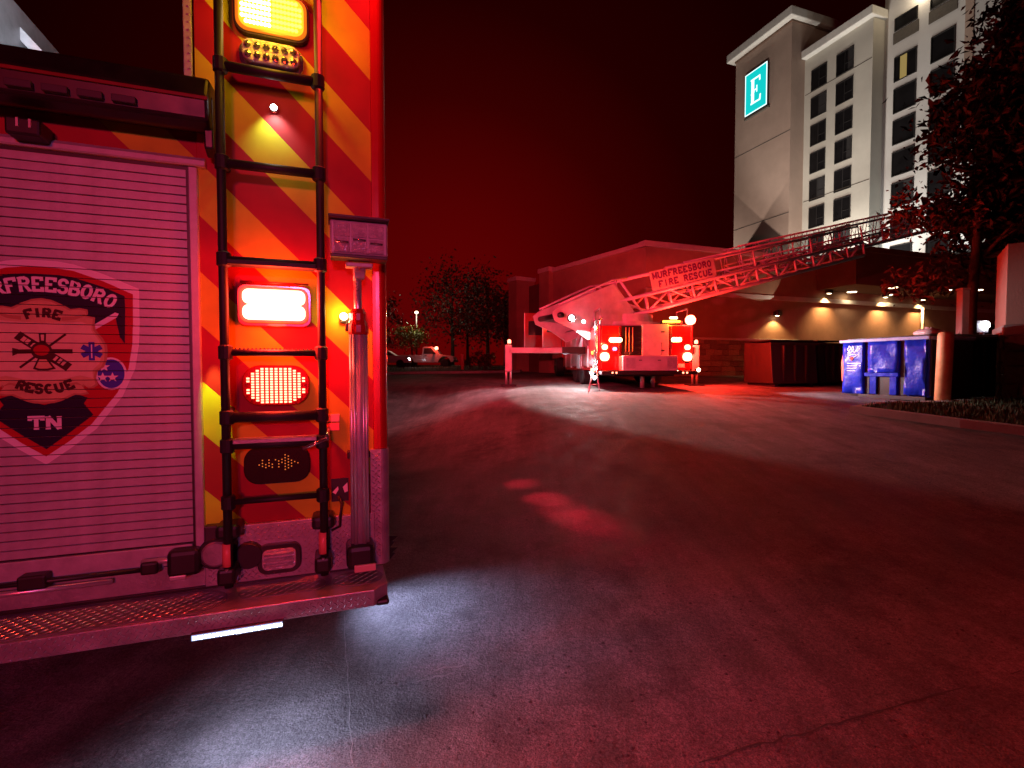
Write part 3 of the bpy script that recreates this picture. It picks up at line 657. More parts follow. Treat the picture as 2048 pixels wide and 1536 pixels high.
# ---- rear step
ST = B().prism([(-1.17, -.26), (1.165, -.26), (1.222, -.205), (1.222, .0), (-1.222, 0), (-1.222, -.205)], .482, .550, 'z').build('rear_step', 'diamond', ENG, .004)
def lozenges(b, x0, x1, y0, y1, z_, plane, pitch=.026, inside=None, single=None):
    j = 0; v_ = y0
    while v_ < y1:
        u = x0 + (pitch/2 if j % 2 else 0)
        i = 0
        while u < x1:
            if inside is None or inside(u, v_):
                a = R(45 if (i+j) % 2 else -45); a = R(single) if single is not None else (R(52) if (j % 2) else R(-38))
                kk = pitch/.026*(.72 if single is not None else 1); c, s2 = math.cos(a)*.0115*kk, math.sin(a)*.0115*kk; d, e_ = -math.sin(a)*.0034*kk, math.cos(a)*.0034*kk
                q = [(u-c, v_-s2), (u+d, v_+e_), (u+c, v_+s2), (u-d, v_-e_)]; h_ = .0022*kk
                if plane == 'z': vs = [(x, y, z_) for x, y in q] + [(u+c*.4, v_+s2*.4, z_+h_), (u-c*.4, v_-s2*.4, z_+h_)]
                else: vs = [(x, z_, y) for x, y in q] + [(u+c*.4, z_-h_, v_+s2*.4), (u-c*.4, z_-h_, v_-s2*.4)]
                b.add(vs, [(0,1,5),(1,4,5),(1,2,4),(2,3,4),(3,5,4),(3,0,5)])
            u += pitch; i += 1
        v_ += pitch/2; j += 1
lz = B(); lozenges(lz, -.6, 1.15, .490, .545, -.2602, 'y'); lz.build('tread_pattern', 'diamond', ST)['kind'] = 'stuff'
lz = B(); lozenges(lz, .53, 1.17, .575, .79, -.0222, 'y', inside=lambda u, v_: not (.70 < u < .89 and .575 < v_ < .73)); lz.build('tread_pattern', 'diamond', LP)['kind'] = 'stuff'
lz = B(); lozenges(lz, 1.18, 1.215, .60, 1.07, -.0182, 'y'); lz.build('tread_pattern', 'diamond', ENG)['kind'] = 'stuff'
def stadium(cx, cy, hl, hw, n=10):
    return [(cx+hl-hw+hw*math.cos(R(a)), cy+hw*math.sin(R(a))) for a in [-90+180*k/n for k in range(n+1)]] + [(cx-hl+hw+hw*math.cos(R(a)), cy+hw*math.sin(R(a))) for a in [90+180*k/n for k in range(n+1)]]
for cx, cy, hl, hw in ((0, -.142, .612, .100), (.812, -.120, .165, .060), (1.105, -.12, .105, .070)):
    pd = B().prism(stadium(cx, cy, hl, hw), .550, .553, 'z').build('step_pad', 'tread', ST)
    b = B(); lozenges(b, cx-hl+.02, cx+hl-.02, cy-hw+.012, cy+hw-.01, .5532, 'z', .040, lambda u, v_: math.hypot(max(0, abs(u-cx)-(hl-hw)), v_-cy) < hw-.012, single=38)
    b.build('tread_pattern', 'tread_glint', pd)['kind'] = 'stuff'
for k in range(4):
    for j in range(3): pass
cp_ = box('step_end_cap', 'black', ENG, 1.17, 1.225, -.256, -.20, .476, .50, bevel=.01)
LS = box('step_light_strip', 'dark_plastic', ENG, .515, .825, -.276, -.255, .462, .490, bevel=.003)
b = B()
box('halo_strip', 'strip_halo', LS, .519, .821, -.279, -.276, .466, .486, bevel=.0012)  # faint glow behind the LEDs, a painted halo
for k in range(24): b.box(.524+k*.0125, .5315+k*.0125, -.2815, -.2792, .471, .481)
b.build('led_row', 'white_hot', LS)['kind'] = 'stuff'
lamp('AREA', 'step_strip_light', (.67, -.285, .47), (.62, .68, 1), 8.0, (.86, -.42, 0), ENG, sx_=(.3, .03), angle=165)
lamp('SPOT', 'ground_light', (1.18, .85, .47), (.54, .60, 1), 62, (1.50, .62, 0), ENG, size=.05, angle=100, blend=1.0)
for k, (dx, zz) in enumerate(((0, .575), (.012, .60), (.0, .63), (.014, .655))):
    B().add([(1.25, .02, zz-.02), (1.285+dx, .06, zz), (1.25, .02, zz+.02), (1.25, .10, zz)], [(0,1,2),(0,3,1),(2,1,3),(0,2,3)]).build('mud_flap_edge', 'rubber', ENG)
sb_ = box('added_side_lamp', 'dark_plastic', ENG, 1.249, 1.30, 4.5, 4.8, 2.75, 2.95, bevel=.01)  # unseen lamp added to redden the ladder truck
box('lens', 'red_hot', sb_, 1.30, 1.31, 4.53, 4.77, 2.78, 2.92, bevel=.004)
lamp('SPOT', 'aerial_fill_light', (1.36, 4.65, 2.85), (1, .03, .08), 4200, (6.0, 9.5, 3.6), ENG, size=.10, angle=80, blend=1.0)
# unseen roof beacon and cab bar, added to redden the ground
rb_ = B().lathe([(.07, 0), (.085, .02), (.085, .10), (.05, .16), (.01, .17)], 16, (1.08, .12, 3.30)).build('added_beacon', 'red_hot', ENG, smooth=True)
lamp('SPOT', 'ground_fill_light', (1.12, -.10, 3.46), (1, .02, .02), 150, (2.0, -2.2, 0), ENG, size=.06, angle=118, blend=.9)
lb_ = box('added_cab_bar', 'dark_plastic', ENG, -.9, .9, 7.3, 7.6, 2.96, 3.0, bevel=.01)
for x in (-.75, -.45, .45, .75): box('lens', 'red_led', lb_, x-.13, x+.13, 7.32, 7.58, 3.0, 3.12, bevel=.02)
lamp('POINT', 'cab_fill_light', (1.1, 7.45, 3.2), (1, .05, .06), 620, None, ENG, size=.1)
for (qx, qy), pw_, an_ in (((1042, 968), 900, 7), ((1092, 1000), 1500, 7), ((1135, 1024), 900, 8), ((1172, 1044), 1300, 8), ((1245, 1098), 300, 12)):  # added narrow spots that throw the red patches on the asphalt
    q_ = gnd(qx, qy) - EO; lamp('SPOT', 'patch_spot', (1.36, 4.65, 2.80), (1, .02, .05), pw_*.75, (q_.dot(e1), q_.dot(e2), q_.z), ENG, size=.03, angle=an_, blend=1.0)
# ---- chassis, wheels and cab beyond the rear wall
box('chassis', 'black', ENG, -.9, .9, .1, 8.4, .50, .60)
box('rear_bumper_beam', 'black', ENG, -1.1, 1.1, -.02, .1, .50, .56)
def wheel(parent, x, y, r, wdt, name='wheel'):
    o = B().lathe([(r*.62, -wdt/2), (r*.95, -wdt/2), (r, -wdt*.38), (r, wdt*.38), (r*.95, wdt/2), (r*.62, wdt/2)], 28, (x, y, r), 'x').build(name, 'tire', parent, smooth=False)
    s_ = 1 if x > 0 else -1
    B().lathe([(r*.61, wdt*.42*s_), (r*.55, wdt*.30*s_), (r*.2, wdt*.30*s_), (r*.16, wdt*.52*s_), (.02, wdt*.54*s_)], 20, (x, y, r), 'x').build('rim', 'chrome', o, smooth=False)
    return o
for x in (-1.05, 1.05):
    for y in (2.5, 7.2): wheel(ENG, x, y, .54, .34)
for sgn in (1, -1):
    a, b_ = sorted((sgn*1.249, sgn*1.262))
    for y0, y1, z0, z1 in ((.45, 1.75, .75, 2.25), (1.85, 3.2, 1.35, 2.25), (3.3, 4.8, .75, 2.25)):
        sd = box('side_shutter', 'aluminium', ENG, a, b_, y0, y1, z0, z1, bevel=.004)
CB = B().prism([(5.3, .62), (8.5, .62), (8.6, 1.5), (8.35, 2.85), (8.2, 2.95), (5.3, 2.95)], -1.24, 1.24, 'x').build('cab', 'red_paint', ENG, .03)
for sgn in (1, -1):
    a, b_ = sorted((sgn*1.240, sgn*1.252))
    for y0, y1 in ((5.55, 6.5), (7.15, 8.1)): box('cab_window', 'glass', CB, a, b_, y0, y1, 1.75, 2.6, bevel=.004)
box('pump_panel', 'aluminium', ENG, -1.22, 1.22, 5.0, 5.3, .62, 2.5, bevel=.004)

# ================================================================== AERIAL LADDER TRUCK
AX, AY = 3.46, 13.0; AG = g(AX, AY); ARZ = .039
AER = thing('ladder_truck', 'red aerial ladder truck with raised ladder and outriggers out, parked beyond the lot', 'ladder truck', (AX, AY, AG), ARZ)
def toL(P):
    d = Vector(P) - Vector((AX, AY, AG)); c, s_ = math.cos(-ARZ), math.sin(-ARZ)
    return Vector((c*d.x - s_*d.y, s_*d.x + c*d.y, d.z))
gl = lambda x, y: g(AX + x*math.cos(ARZ) - y*math.sin(ARZ), AY + x*math.sin(ARZ) + y*math.cos(ARZ)) - AG
box('body', 'red_paint', AER, -1.25, 1.25, .0, 5.6, .50, 1.66, bevel=.02)
box('body_deck', 'diamond', AER, -1.24, 1.24, .02, 5.5, 1.662, 1.69, bevel=.004)
box('rear_frame', 'red_paint', AER, -1.22, -.66, -.05, 0, .52, 1.66, bevel=.01)
box('rear_frame', 'red_paint', AER, .62, 1.22, -.05, 0, .52, 1.66, bevel=.01)
box('hose_tunnel', 'black', AER, -.62, -.08, -.012, 0, .90, 1.66)
box('ladder_chute_door', 'truck_white', AER, -.10, .58, -.10, 0, .88, 1.70, bevel=.015)
for zz in (1.02, 1.50): box('door_latch', 'black', AER, .38, .47, -.108, -.10, zz-.015, zz+.015)
box('rear_step', 'truck_white', AER, -.70, .70, -.45, 0, .50, .88, bevel=.02)
for x in (-.62, .42): box('step_panel', 'aluminium', AER, x, x+.24, -.458, -.45, .56, .82, bevel=.003)
for x in (-.30, .18): box('step_latch', 'black', AER, x, x+.08, -.456, -.45, .755, .775)
box('tailboard', 'black', AER, -1.22, 1.22, -.40, 0, .40, .498, bevel=.01)
def alight(name, x, z_, w_, h_, m_, y=-.05, r_=None):
    o = B().prism(rrect(x, z_, w_+.05, h_+.05, min(w_, h_)*.4), y-.02, y).build(name, 'dark_plastic', AER)
    B().prism(rrect(x, z_, w_, h_, min(w_, h_)*.45), y-.045, y-.02).build('lens', m_, o); return o
alight('amber_lamp', -.80, 1.29, .33, .11, 'amber_hot'); alight('amber_lamp', .79, 1.30, .26, .11, 'amber_hot')
for sgn in (-1, 1):
    alight('tail_lamp', sgn*1.08, 1.105, .15, .13, 'red_hot'); alight('tail_lamp', sgn*1.08, .86, .24, .22, 'red_hot')
alight('side_lamp', -.82, 1.06, .10, .08, 'violet_led')
tube('lamp_post', 'red_paint', AER, [(1.16, -.02, 1.6), (1.16, -.02, 1.75)], .025)
up = B().lathe([(.10, -.06), (.125, -.03), (.125, .05), (.07, .08)], 16, (1.16, -.06, 1.81), 'y').build('beacon', 'red_hot', AER)
bar_ = box('amber_light_bar', 'dark_plastic', AER, .40, .95, -.05, .10, 1.70, 1.80, bevel=.015)
B().prism(rrect(.66, 1.77, .46, .05, .02), -.07, -.05).build('lens', 'amber_led', bar_)
B().prism(rrect(.74, 1.87, .20, .05, .02), -.0, .03).build('lens', 'amber_hot', bar_)
for x, zz in ((-1.35, .30), (-1.42, .42), (.80, .44), (1.36, .50)):
    b_ = box('ground_lamp', 'dark_plastic', AER, x-.06, x+.06, -.12, .0, zz, zz+.06, bevel=.01)
    B().lathe([(.05, -.125), (.03, -.15)], 12, (x, 0, zz+.02), 'y').build('lens', 'white_led' if x < 0 else 'warm_lamp', b_)
# light thrown by those lamps
for x, y, zz, pw in ((-1.08, -.2, .9, 22), (1.08, -.2, .9, 22), (1.2, -.25, 1.8, 50), (-1.08, -.2, 1.15, 12)):
    lamp('POINT', 'tail_light', (x, y, zz), (1, .03, .012), pw*4, None, AER, size=.08)
lamp('POINT', 'side_beacon_light', (1.55, 1.2, 1.4), (1, .03, .015), 950, None, AER, size=.12)
lamp('POINT', 'side_beacon_light', (-1.7, 4.5, 2.3), (1, .03, .015), 70, None, AER, size=.12)
lamp('POINT', 'amber_light', (-.8, -.2, 1.3), (1, .42, .03), 10, None, AER, size=.06); lamp('POINT', 'amber_light', (.7, -.2, 1.75), (1, .42, .03), 12, None, AER, size=.06)
lamp('SPOT', 'ground_lamp_light', (-.55, -.35, .45), (1, .95, .9), 40, (-.9, -1.6, 0), AER, size=.05, angle=105, blend=.8)
lamp('SPOT', 'ground_lamp_light', (1.42, -.1, 1.15), (.95, .96, 1), 900, (5.2, -2.6, .55), AER, size=.05, angle=56, blend=.7)
lamp('SPOT', 'ground_lamp_light', (-1.45, 1.0, .55), (1, .66, .70), 120, (-3.4, -1.6, 0), AER, size=.05, angle=130, blend=1.0)
# left side of the truck: shutters, rails, lamps, open lit compartment
for k, (y0, y1) in enumerate(((.25, 1.15), (1.25, 2.1), (3.0, 4.2), (4.3, 5.4))):
    box('side_shutter', 'red_dark' if k < 2 else 'aluminium', AER, -1.268, -1.25, y0, y1, .62, 1.58, bevel=.005)
    box('shutter_trim', 'bare_metal', AER, -1.278, -1.25, y1+.02, y1+.06, .58, 1.62, bevel=.003)
    box('side_shutter', 'red_dark', AER, 1.25, 1.268, y0, y1, .62, 1.58, bevel=.005)
for y, zz, mt in ((.55, .98, 'amber_led'), (.18, 1.02, 'amber_hot'), (.65, .52, 'red_led'), (.28, .52, 'red_led')):
    B().lathe([(.045, -1.27), (.04, -1.29), (.01, -1.30)], 10, (0, y, zz), 'x').build('side_marker', mt, AER)
for y in (-.10, .06):
    tube('grab_rail', 'chrome', AER, [(-1.30, y, .55), (-1.30, y, 1.78), (-1.15, y, 1.84)], .022)
# swing-down access ladder at the rear left corner
sl = tube('access_ladder', 'bare_metal', AER, [(-1.38, -.15, .62), (-1.62, -.75, gl(-1.62, -.75)+.02)], .022)
tube('ladder_rail', 'bare_metal', sl, [(-1.30, -.02, .62), (-1.28, -.42, gl(-1.28, -.42)+.02)], .018)
for k in range(1, 4):
    f_ = k/4; tube('ladder_step', 'bare_metal', sl, [(-1.38-.24*f_, -.15-.60*f_, .62*(1-f_)), (-1.30+.02*f_, -.02-.40*f_, .62*(1-f_))], .014)
def outrigger(yl, sgn, ext):
    x1 = sgn*(1.25+ext); zb_ = 1.08
    o = box('outrigger', 'truck_white', AER, *sorted((sgn*.9, x1)), yl-.10, yl+.10, zb_-.08, zb_+.08, bevel=.015)
    z0 = gl(x1, yl)
    box('jack_sleeve', 'truck_white', o, x1-.10, x1+.10, yl-.10, yl+.10, z0+.42, zb_+.16, bevel=.02)
    for dx in (-.065, .065): tube('jack_leg', 'bare_metal', o, [(x1+dx, yl, z0+.05), (x1+dx, yl, z0+.6)], .035)
    box('beam_sleeve', 'black', o, *sorted((sgn*1.26, sgn*1.95)), yl-.115, yl+.115, zb_-.10, zb_+.10, bevel=.01)
    box('jack_pad', 'black', o, x1-.22, x1+.22, yl-.22, yl+.22, z0, z0+.05, bevel=.01)
    B().lathe([(.05, .20), (.05, .28), (.02, .31)], 12, (x1-sgn*.02, yl-.14, zb_)).build('jack_lamp', 'red_led', o)
    return o
outrigger(1.7, -1, 2.25); outrigger(1.7, 1, .75)
for x in (.02, .45):
    tube('rear_jack', 'bare_metal', AER, [(x, .3 + x, .02), (x, .3 + x, .5)], .06); box('jack_pad', 'black', AER, x-.16, x+.16, .14+x, .46+x, gl(x, .3)+.0, gl(x, .3)+.03)
lit = box('open_compartment', 'bare_metal', AER, -1.285, -1.255, 2.05, 2.95, 1.20, 1.62, bevel=.004)
box('open_compartment', 'bare_metal', AER, -1.30, -1.262, 2.3, 2.95, .55, .98, bevel=.004)
lamp('POINT', 'compartment_light', (-1.75, 2.3, 1.45), (.75, .88, 1), 14, None, AER, size=.05)
lamp('POINT', 'compartment_light', (-1.75, 2.3, .75), (.75, .88, 1), 9, None, AER, size=.05)
# cab with both left doors swung open
CABZ = gl(0, 9) 
cab = B().prism([(6.6, .75+CABZ), (10.0, .75+CABZ), (10.1, 1.7+CABZ), (9.8, 2.75+CABZ), (6.6, 2.75+CABZ)], -1.24, 1.24, 'x').build('cab', 'red_paint', AER, .04)
for sgn in (1, -1):
    a, b_ = sorted((sgn*1.238, sgn*1.25))
    for y0, y1 in ((6.9, 7.7), (8.6, 9.5)): box('cab_window', 'glass', cab, a, b_, y0, y1, 1.75+CABZ, 2.5+CABZ, bevel=.003)
for hy, ln, zt in ((6.75, .75, 2.72), (8.5, 1.35, 2.70)):
    dr = box('open_door', 'red_paint', AER, -1.26-ln, -1.26, hy, hy+.06, 1.0+CABZ, zt+CABZ, bevel=.015)
    box('door_window', 'glass', dr, -1.26-ln+.18, -1.26-ln*.35, hy-.008, hy, 1.75+CABZ, 2.35+CABZ, bevel=.003)
    box('door_trim', 'bare_metal', dr, -1.26-ln, -1.26-ln+.03, hy-.014, hy-.002, 1.0+CABZ, zt+CABZ)
box('midship', 'red_paint', AER, -1.2, 1.2, 5.6, 6.6, .6, 1.9, bevel=.02)
box('chassis', 'black', AER, -.8, .8, .1, 9.9, .35, .6)
for x in (-1.05, 1.05):
    for y in (2.6, 3.75, 8.8):
        wo_ = wheel(AER, x, y, .53, .34); wo_.location.z = gl(x, y)
# turntable
B().lathe([(1.0, 0), (1.05, .05), (1.05, .18), (.8, .20), (.8, .42)], 28, (0, 2.0, 1.69)).build('turntable', 'truck_white', AER)
box('control_stand', 'dark_plastic', AER, -1.0, -.6, 1.25, 1.6, 1.95, 2.75, bevel=.03)
for x in (-1.15, 1.15):
    for y in (.15, .9, 3.2, 4.4, 5.3): tube('deck_stanchion', 'bare_metal', AER, [(x, y, 1.69), (x, y, 2.12)], .018, 6)
    tube('deck_rail', 'bare_metal', AER, [(x, 3.2, 2.12), (x, 5.3, 2.12)], .018, 6); tube('deck_rail', 'bare_metal', AER, [(x, .15, 2.12), (x, .9, 2.12)], .018, 6)
box('tool_locker', 'aluminium', AER, -.95, .95, 3.6, 5.2, 1.69, 2.05, bevel=.02)
for x in (-1.16, -.70, .66, 1.18): box('frame_trim', 'chrome', AER, x-.012, x+.012, -.058, -.05, .54, 1.64)
for zz in (.70, 1.42): box('body_seam', 'black', AER, -1.20, -.68, -.0515, -.050, zz, zz+.008); box('body_seam', 'black', AER, .64, 1.20, -.0515, -.050, zz, zz+.008)
hs = B()
for k in range(5): hs.tube([(-.55, .02+k*.01, .96+k*.13), (-.12, .02, .98+k*.13)], .05, 7)
hs.build('hose_load', 'tire', AER, smooth=True)
for k in range(3): tube('pike_pole', 'bollard', AER, [(-.52+k*.09, -.03, 1.0), (-.52+k*.09, -.03, 1.62)], .014, 6)
for x in (-.45, .38): tube('grab_handle', 'chrome', AER, [(x, -.10, .92), (x, -.16, .92), (x, -.16, 1.22), (x, -.10, 1.22)], .012, 6)
box('licence_plate', 'print_white', AER, .78, 1.02, -.056, -.05, .58, .68)
for x in (-.95, -.85, .85, .95): B().lathe([(.025, -.40), (.02, -.415)], 8, (x, 0, .45), 'y').build('clearance_lamp', 'red_led', AER)
# ladder geometry: s along the ladder, a across, b up
LH = Vector((1.0, 14.0, 2.85)); hd_ = Vector((.923, .385, 0)).normalized(); LD = Vector((hd_.x, hd_.y, .255)).normalized()
LSd = Vector((-hd_.y, hd_.x, 0)); LU = LD.cross(LSd) * -1
if LU.z < 0: LU = -LU
def Lp(s_, a, b_): return toL(LH + LD*s_ + LSd*a + LU*b_)
def ladder_section(name, s0, s1, wid, bl, bm_, bt, mt, dx, rails=.045, lattice=False):
    root = tube(name, mt, AER, [Lp(s0, -wid, bl), Lp(s1, -wid, bl)], rails, 6)
    tube('chord', mt, root, [Lp(s0, wid, bl), Lp(s1, wid, bl)], rails, 6)
    for a in (-wid, wid):
        tube('chord', mt, root, [Lp(s0, a, bm_), Lp(s1, a, bm_)], rails*.85, 6)
        tube('handrail', mt, root, [Lp(s0+.1, a, bt), Lp(s1-.1, a, bt)], rails*.6, 6)
        n_ = int((s1-s0)/dx)
        for k in range(n_+1):
            s_ = s0+.05+k*dx
            tube('post', mt, root, [Lp(s_, a, bl), Lp(s_, a, bm_)], rails*.62, 5)
            if k < n_:
                e_ = (s_, s_+dx) if k % 2 else (s_+dx, s_)
                tube('brace', mt, root, [Lp(e_[0], a, bl), Lp(e_[1], a, bm_)], rails*.55, 5)
            if lattice or k % 3 == 0: tube('handrail_post', mt, root, [Lp(s_, a, bm_), Lp(s_+(.25 if lattice else 0), a, bt)], rails*.42, 5)
            if lattice and k < n_: tube('handrail_brace', mt, root, [Lp(s_+dx, a, bm_), Lp(s_+.3, a, bt)], rails*.25, 4)
    n_ = int((s1-s0)/.6)
    for k in range(n_): tube('rung', mt, root, [Lp(s0+.3+k*.6, -wid, bl+.06), Lp(s0+.3+k*.6, wid, bl+.06)], .022, 5)
    return root
mat('ladder_paint', (.62, .57, .62), .4, .15, var=.15, vscale=2)
ladder_section('base_section', 2.0, 12.8, .55, -.50, -.02, .56, 'ladder_paint', .9, .066)
ladder_section('middle_section', 4.6, 17.6, .42, -.22, .16, .66, 'ladder_paint', .8, .048)
ladder_section('fly_section', 7.0, 25.0, .32, .02, .30, .80, 'ladder_paint', .62, .034, True)
for a in (-.60, .60):
    v1 = [Lp(s_, a, b_) for s_, b_ in ((-.12, -.12), (-.14, .12), (.05, .22), (1.95, .50), (2.45, -.52), (1.3, -.78), (.75, -.85), (.35, -.45))]
    off = toL(LSd) - toL(Vector((0,0,0))); off = off * .05
    n_ = len(v1); b = B().add([tuple(q) for q in v1] + [tuple(q + off) for q in v1], [tuple(range(n_)), tuple(range(2*n_-1, n_-1, -1))] + [(i, i+n_, (i+1) % n_+n_, (i+1) % n_) for i in range(n_)])
    hp_ = b.build('heel_plate', 'truck_white', AER, .008)
    tube('heel_rail', 'truck_white', hp_, [Lp(.1, a, .28), Lp(1.2, a, .48), Lp(1.9, a, .60), Lp(2.4, a, .58)], .03)
    tube('lift_cylinder', 'bare_metal', hp_, [Lp(.9, a*.8, -1.15), Lp(1.85, a*.8, .35)], .06)
    tube('heel_post', 'ladder_paint', hp_, [Lp(2.5, a*.9, -.55), Lp(1.95, a*.9, .50)], .05)
    tube('heel_post', 'ladder_paint', hp_, [Lp(2.75, a*.9, -.5), Lp(2.2, a*.9, .55)], .04)
tube('heel_pin', 'black', AER, [Lp(.05, -.72, .0), Lp(.05, .72, .0)], .075)
tt = [Lp(.6, -.5, -.7), Lp(2.4, -.5, -.5)]
b = B()
for a in (-.5, .5):
    P4 = [Lp(.7, a, -.55), Lp(2.6, a, -.45), Vector((.5, 2.0+a, 2.08)), Vector((-.75, 2.0+a*.8, 2.08))]; Q4 = [q + off for q in P4]
    b.add(P4+Q4, [(0,1,2,3),(7,6,5,4),(0,4,5,1),(1,5,6,2),(2,6,7,3),(3,7,4,0)])
b.build('turntable_frame', 'truck_white', AER)
# banner on the ladder
def banner_pt(u, v_, d=0): return Lp(3.22 + u*2.5, -.60 - d, .04 + v_*.56)
bb = B().add([banner_pt(0,0), banner_pt(1,0), banner_pt(1,1), banner_pt(0,1), banner_pt(0,0,-.02), banner_pt(1,0,-.02), banner_pt(1,1,-.02), banner_pt(0,1,-.02)], [(0,1,2,3),(7,6,5,4),(0,4,5,1),(1,5,6,2),(2,6,7,3),(3,7,4,0)])
BN = bb.build('banner', 'truck_white', AER); BN['label'] = 'white banner with two lines of purple lettering on the ladder'
mat('banner_print', (.14, .02, .16), .5)
tb = B(); text(tb, 'MURFREESBORO', .09, 1.34, .155, .20, 0, gap=.26, wt=.26); text(tb, 'FIRE RESCUE', .26, 1.06, .155, .20, 0, gap=.26, wt=.26)
tb2 = B(); tb2.f = tb.f; tb2.v = [tuple(banner_pt(x/2.55, (z_-1.0)/.60, .006 - y*2)) for x, y, z_ in tb.v]
tb2.build('lettering', 'banner_print', BN)
# work lamp on the ladder heel: lights the lot to the right
wl = at(1143, 636, 13.35); WL = toL(wl)
wlo = B().lathe([(.06, .10), (.11, .05), (.11, -.03)], 16, tuple(WL), 'y').build('work_lamp', 'dark_plastic', AER)
B().lathe([(.075, -.031), (.05, -.045), (.02, -.05)], 14, tuple(WL), 'y').build('lens', 'white_led', wlo)
alight2 = B().lathe([(.05, -.03), (.03, -.06)], 10, (WL.x+.32, WL.y, WL.z-.10), 'y').build('work_lamp', 'white_led', AER)
wls = Vector((wl.x+.05, wl.y-.12, wl.z)); ga, gb = gnd(1190, 858), gnd(2048, 1043)
wn = (ga-wls).cross(gb-wls).normalized()
if wn.x < 0: wn = -wn
lamp('SPOT', 'heel_spot', (wl.x-.1, wl.y-.5, wl.z-.05), (1, .42, .46), 1100, gnd(880, 815), size=.05, angle=62, blend=1.0)  # pink spot added to brighten the ground left of the truck
d1, d2 = (ga-wls).normalized(), (gb-wls).normalized(); al = math.cos(R(62))/(1+d1.dot(d2)); be = math.sqrt(max(0, 1-al*al*2*(1+d1.dot(d2))))
wax = (d1+d2)*al + wn*be
lamp('SPOT', 'heel_spot', wls, (1, .84, .78), 540, wls+wax, size=.03, angle=124, blend=.05)

# ================================================================== HOTEL
def fr(n_, m_, z_=0): return e1*n_ + e2*m_ + Vector((0, 0, z_))
HRZ = ERZ      # local x = e1 (away from the street), local y = e2
HB = fr(47, 34, 0); HG = 1.6
HOT = thing('hotel', 'tall pale hotel with rows of dark windows, lit from below', 'hotel', (HB.x, HB.y, HG), HRZ)
def hbox(name, mt, n0, n1, m0, m1, z0, z1, bevel=0, parent=None): return box(name, mt, parent or HOT, n0-47, n1-47, m0-34, m1-34, z0-HG, z1-HG, bevel=bevel)
hbox('tower_wall', 'stucco_tan', 47, 62, 41.6, 49.55, HG, 38.7)
hbox('tower_roof', 'podium_dark', 46.9, 62.1, 41.5, 49.65, 38.7, 38.9)
hbox('tower_cornice', 'cornice', 46.2, 62.6, 41.0, 50.3, 38.9, 39.9, .1)
hbox('middle_wall', 'stucco_cream', 48.96, 62, 34.25, 41.6, HG, 34.9)
hbox('middle_cornice', 'cornice', 48.3, 62.2, 33.95, 41.55, 34.9, 35.75, .08)
hbox('front_wall', 'stucco_white', 50.5, 62, 25.2, 34.25, HG, 41.0)
hbox('side_wall', 'stucco_tan', 52.5, 62, 12.0, 25.2, HG, 41.0)
for z_ in (18.35, 27.2):       # wall joints
    hbox('wall_joint', 'joint', 46.985, 47.02, 41.6, 49.55, z_, z_+.09)
for z_ in (19.6, 31.1): hbox('wall_joint', 'joint', 48.945, 48.98, 34.3, 41.5, z_, z_+.07)
def window(n_, m0, m1, z0, z1, lit_=False, rail=False, mul=True):
    wv, hv = m1-m0, z1-z0; x = n_-47; y0 = m0-34; z_ = z0-HG
    b = B()
    b.box(x-.09, x+.05, y0, y0+.07, z_, z_+hv); b.box(x-.09, x+.05, y0+wv-.07, y0+wv, z_, z_+hv)
    b.box(x-.09, x+.05, y0+.07, y0+wv-.07, z_, z_+.07); b.box(x-.09, x+.05, y0+.07, y0+wv-.07, z_+hv-.07, z_+hv)
    if mul: b.box(x-.045, x+.05, y0+wv/2-.03, y0+wv/2+.03, z_+.07, z_+hv-.07); b.box(x-.046, x+.05, y0+.07, y0+wv/2-.03, z_+hv*.38, z_+hv*.38+.05)
    o = b.build('window', 'window_frame', HOT)
    box('pane', 'window_glass', o, x-.008, x+.06, y0+.07, y0+wv-.07, z_+.07, z_+hv-.07)
    if not lit_ and random.random() < .35:
        f_ = random.uniform(.2, .5); box('curtain', 'curtain', o, x-.010, x-.0085, y0+.08, y0+.08+wv*f_, z_+.08, z_+hv-.08)
    if lit_: box('lit_gap', 'room_lit', o, x-.012, x-.009, y0+wv*.44, y0+wv*.74, z_+.1, z_+hv-.12)
    if rail: box('spandrel', 'joint', o, x-.05, x+.04, y0-.1, y0+wv+.1, z_-1.15, z_-.1)
    return o
for k in range(8):
    zc = 32.25 - k*2.93
    for m0, m1 in ((38.95, 40.75), (36.1, 37.9)): window(48.96, m0, m1, zc-1.1, zc+1.1)
for k in range(8):
    zc = 29.6 - k*2.95
    for j, (m0, m1) in enumerate(((31.3, 33.25), (28.3, 30.15))): window(50.5, m0, m1, zc-1.15, zc+1.15, lit_=(k == 0 and j == 0), mul=False)
for m0, m1 in ((31.3, 33.3), (28.3, 30.3)): window(50.5, m0, m1, 33.2, 34.4, rail=True, mul=False)
hbox('pilaster', 'stucco_tan', 50.42, 50.52, 27.0, 27.6, 25, 41)
rl = hbox('roof_floodlight', 'dark_plastic', 49.9, 50.4, 30.55, 31.15, 35.6, 35.9)
hbox('lens', 'warm_lamp', 49.95, 50.35, 30.6, 31.1, 35.5, 35.6, parent=rl)
def hl(n_, m_, z_): return (n_-47, m_-34, z_-HG)
lamp('POINT', 'roof_flood', hl(49.7, 30.85, 35.2), (1, .80, .55), 160, None, HOT, size=.3)
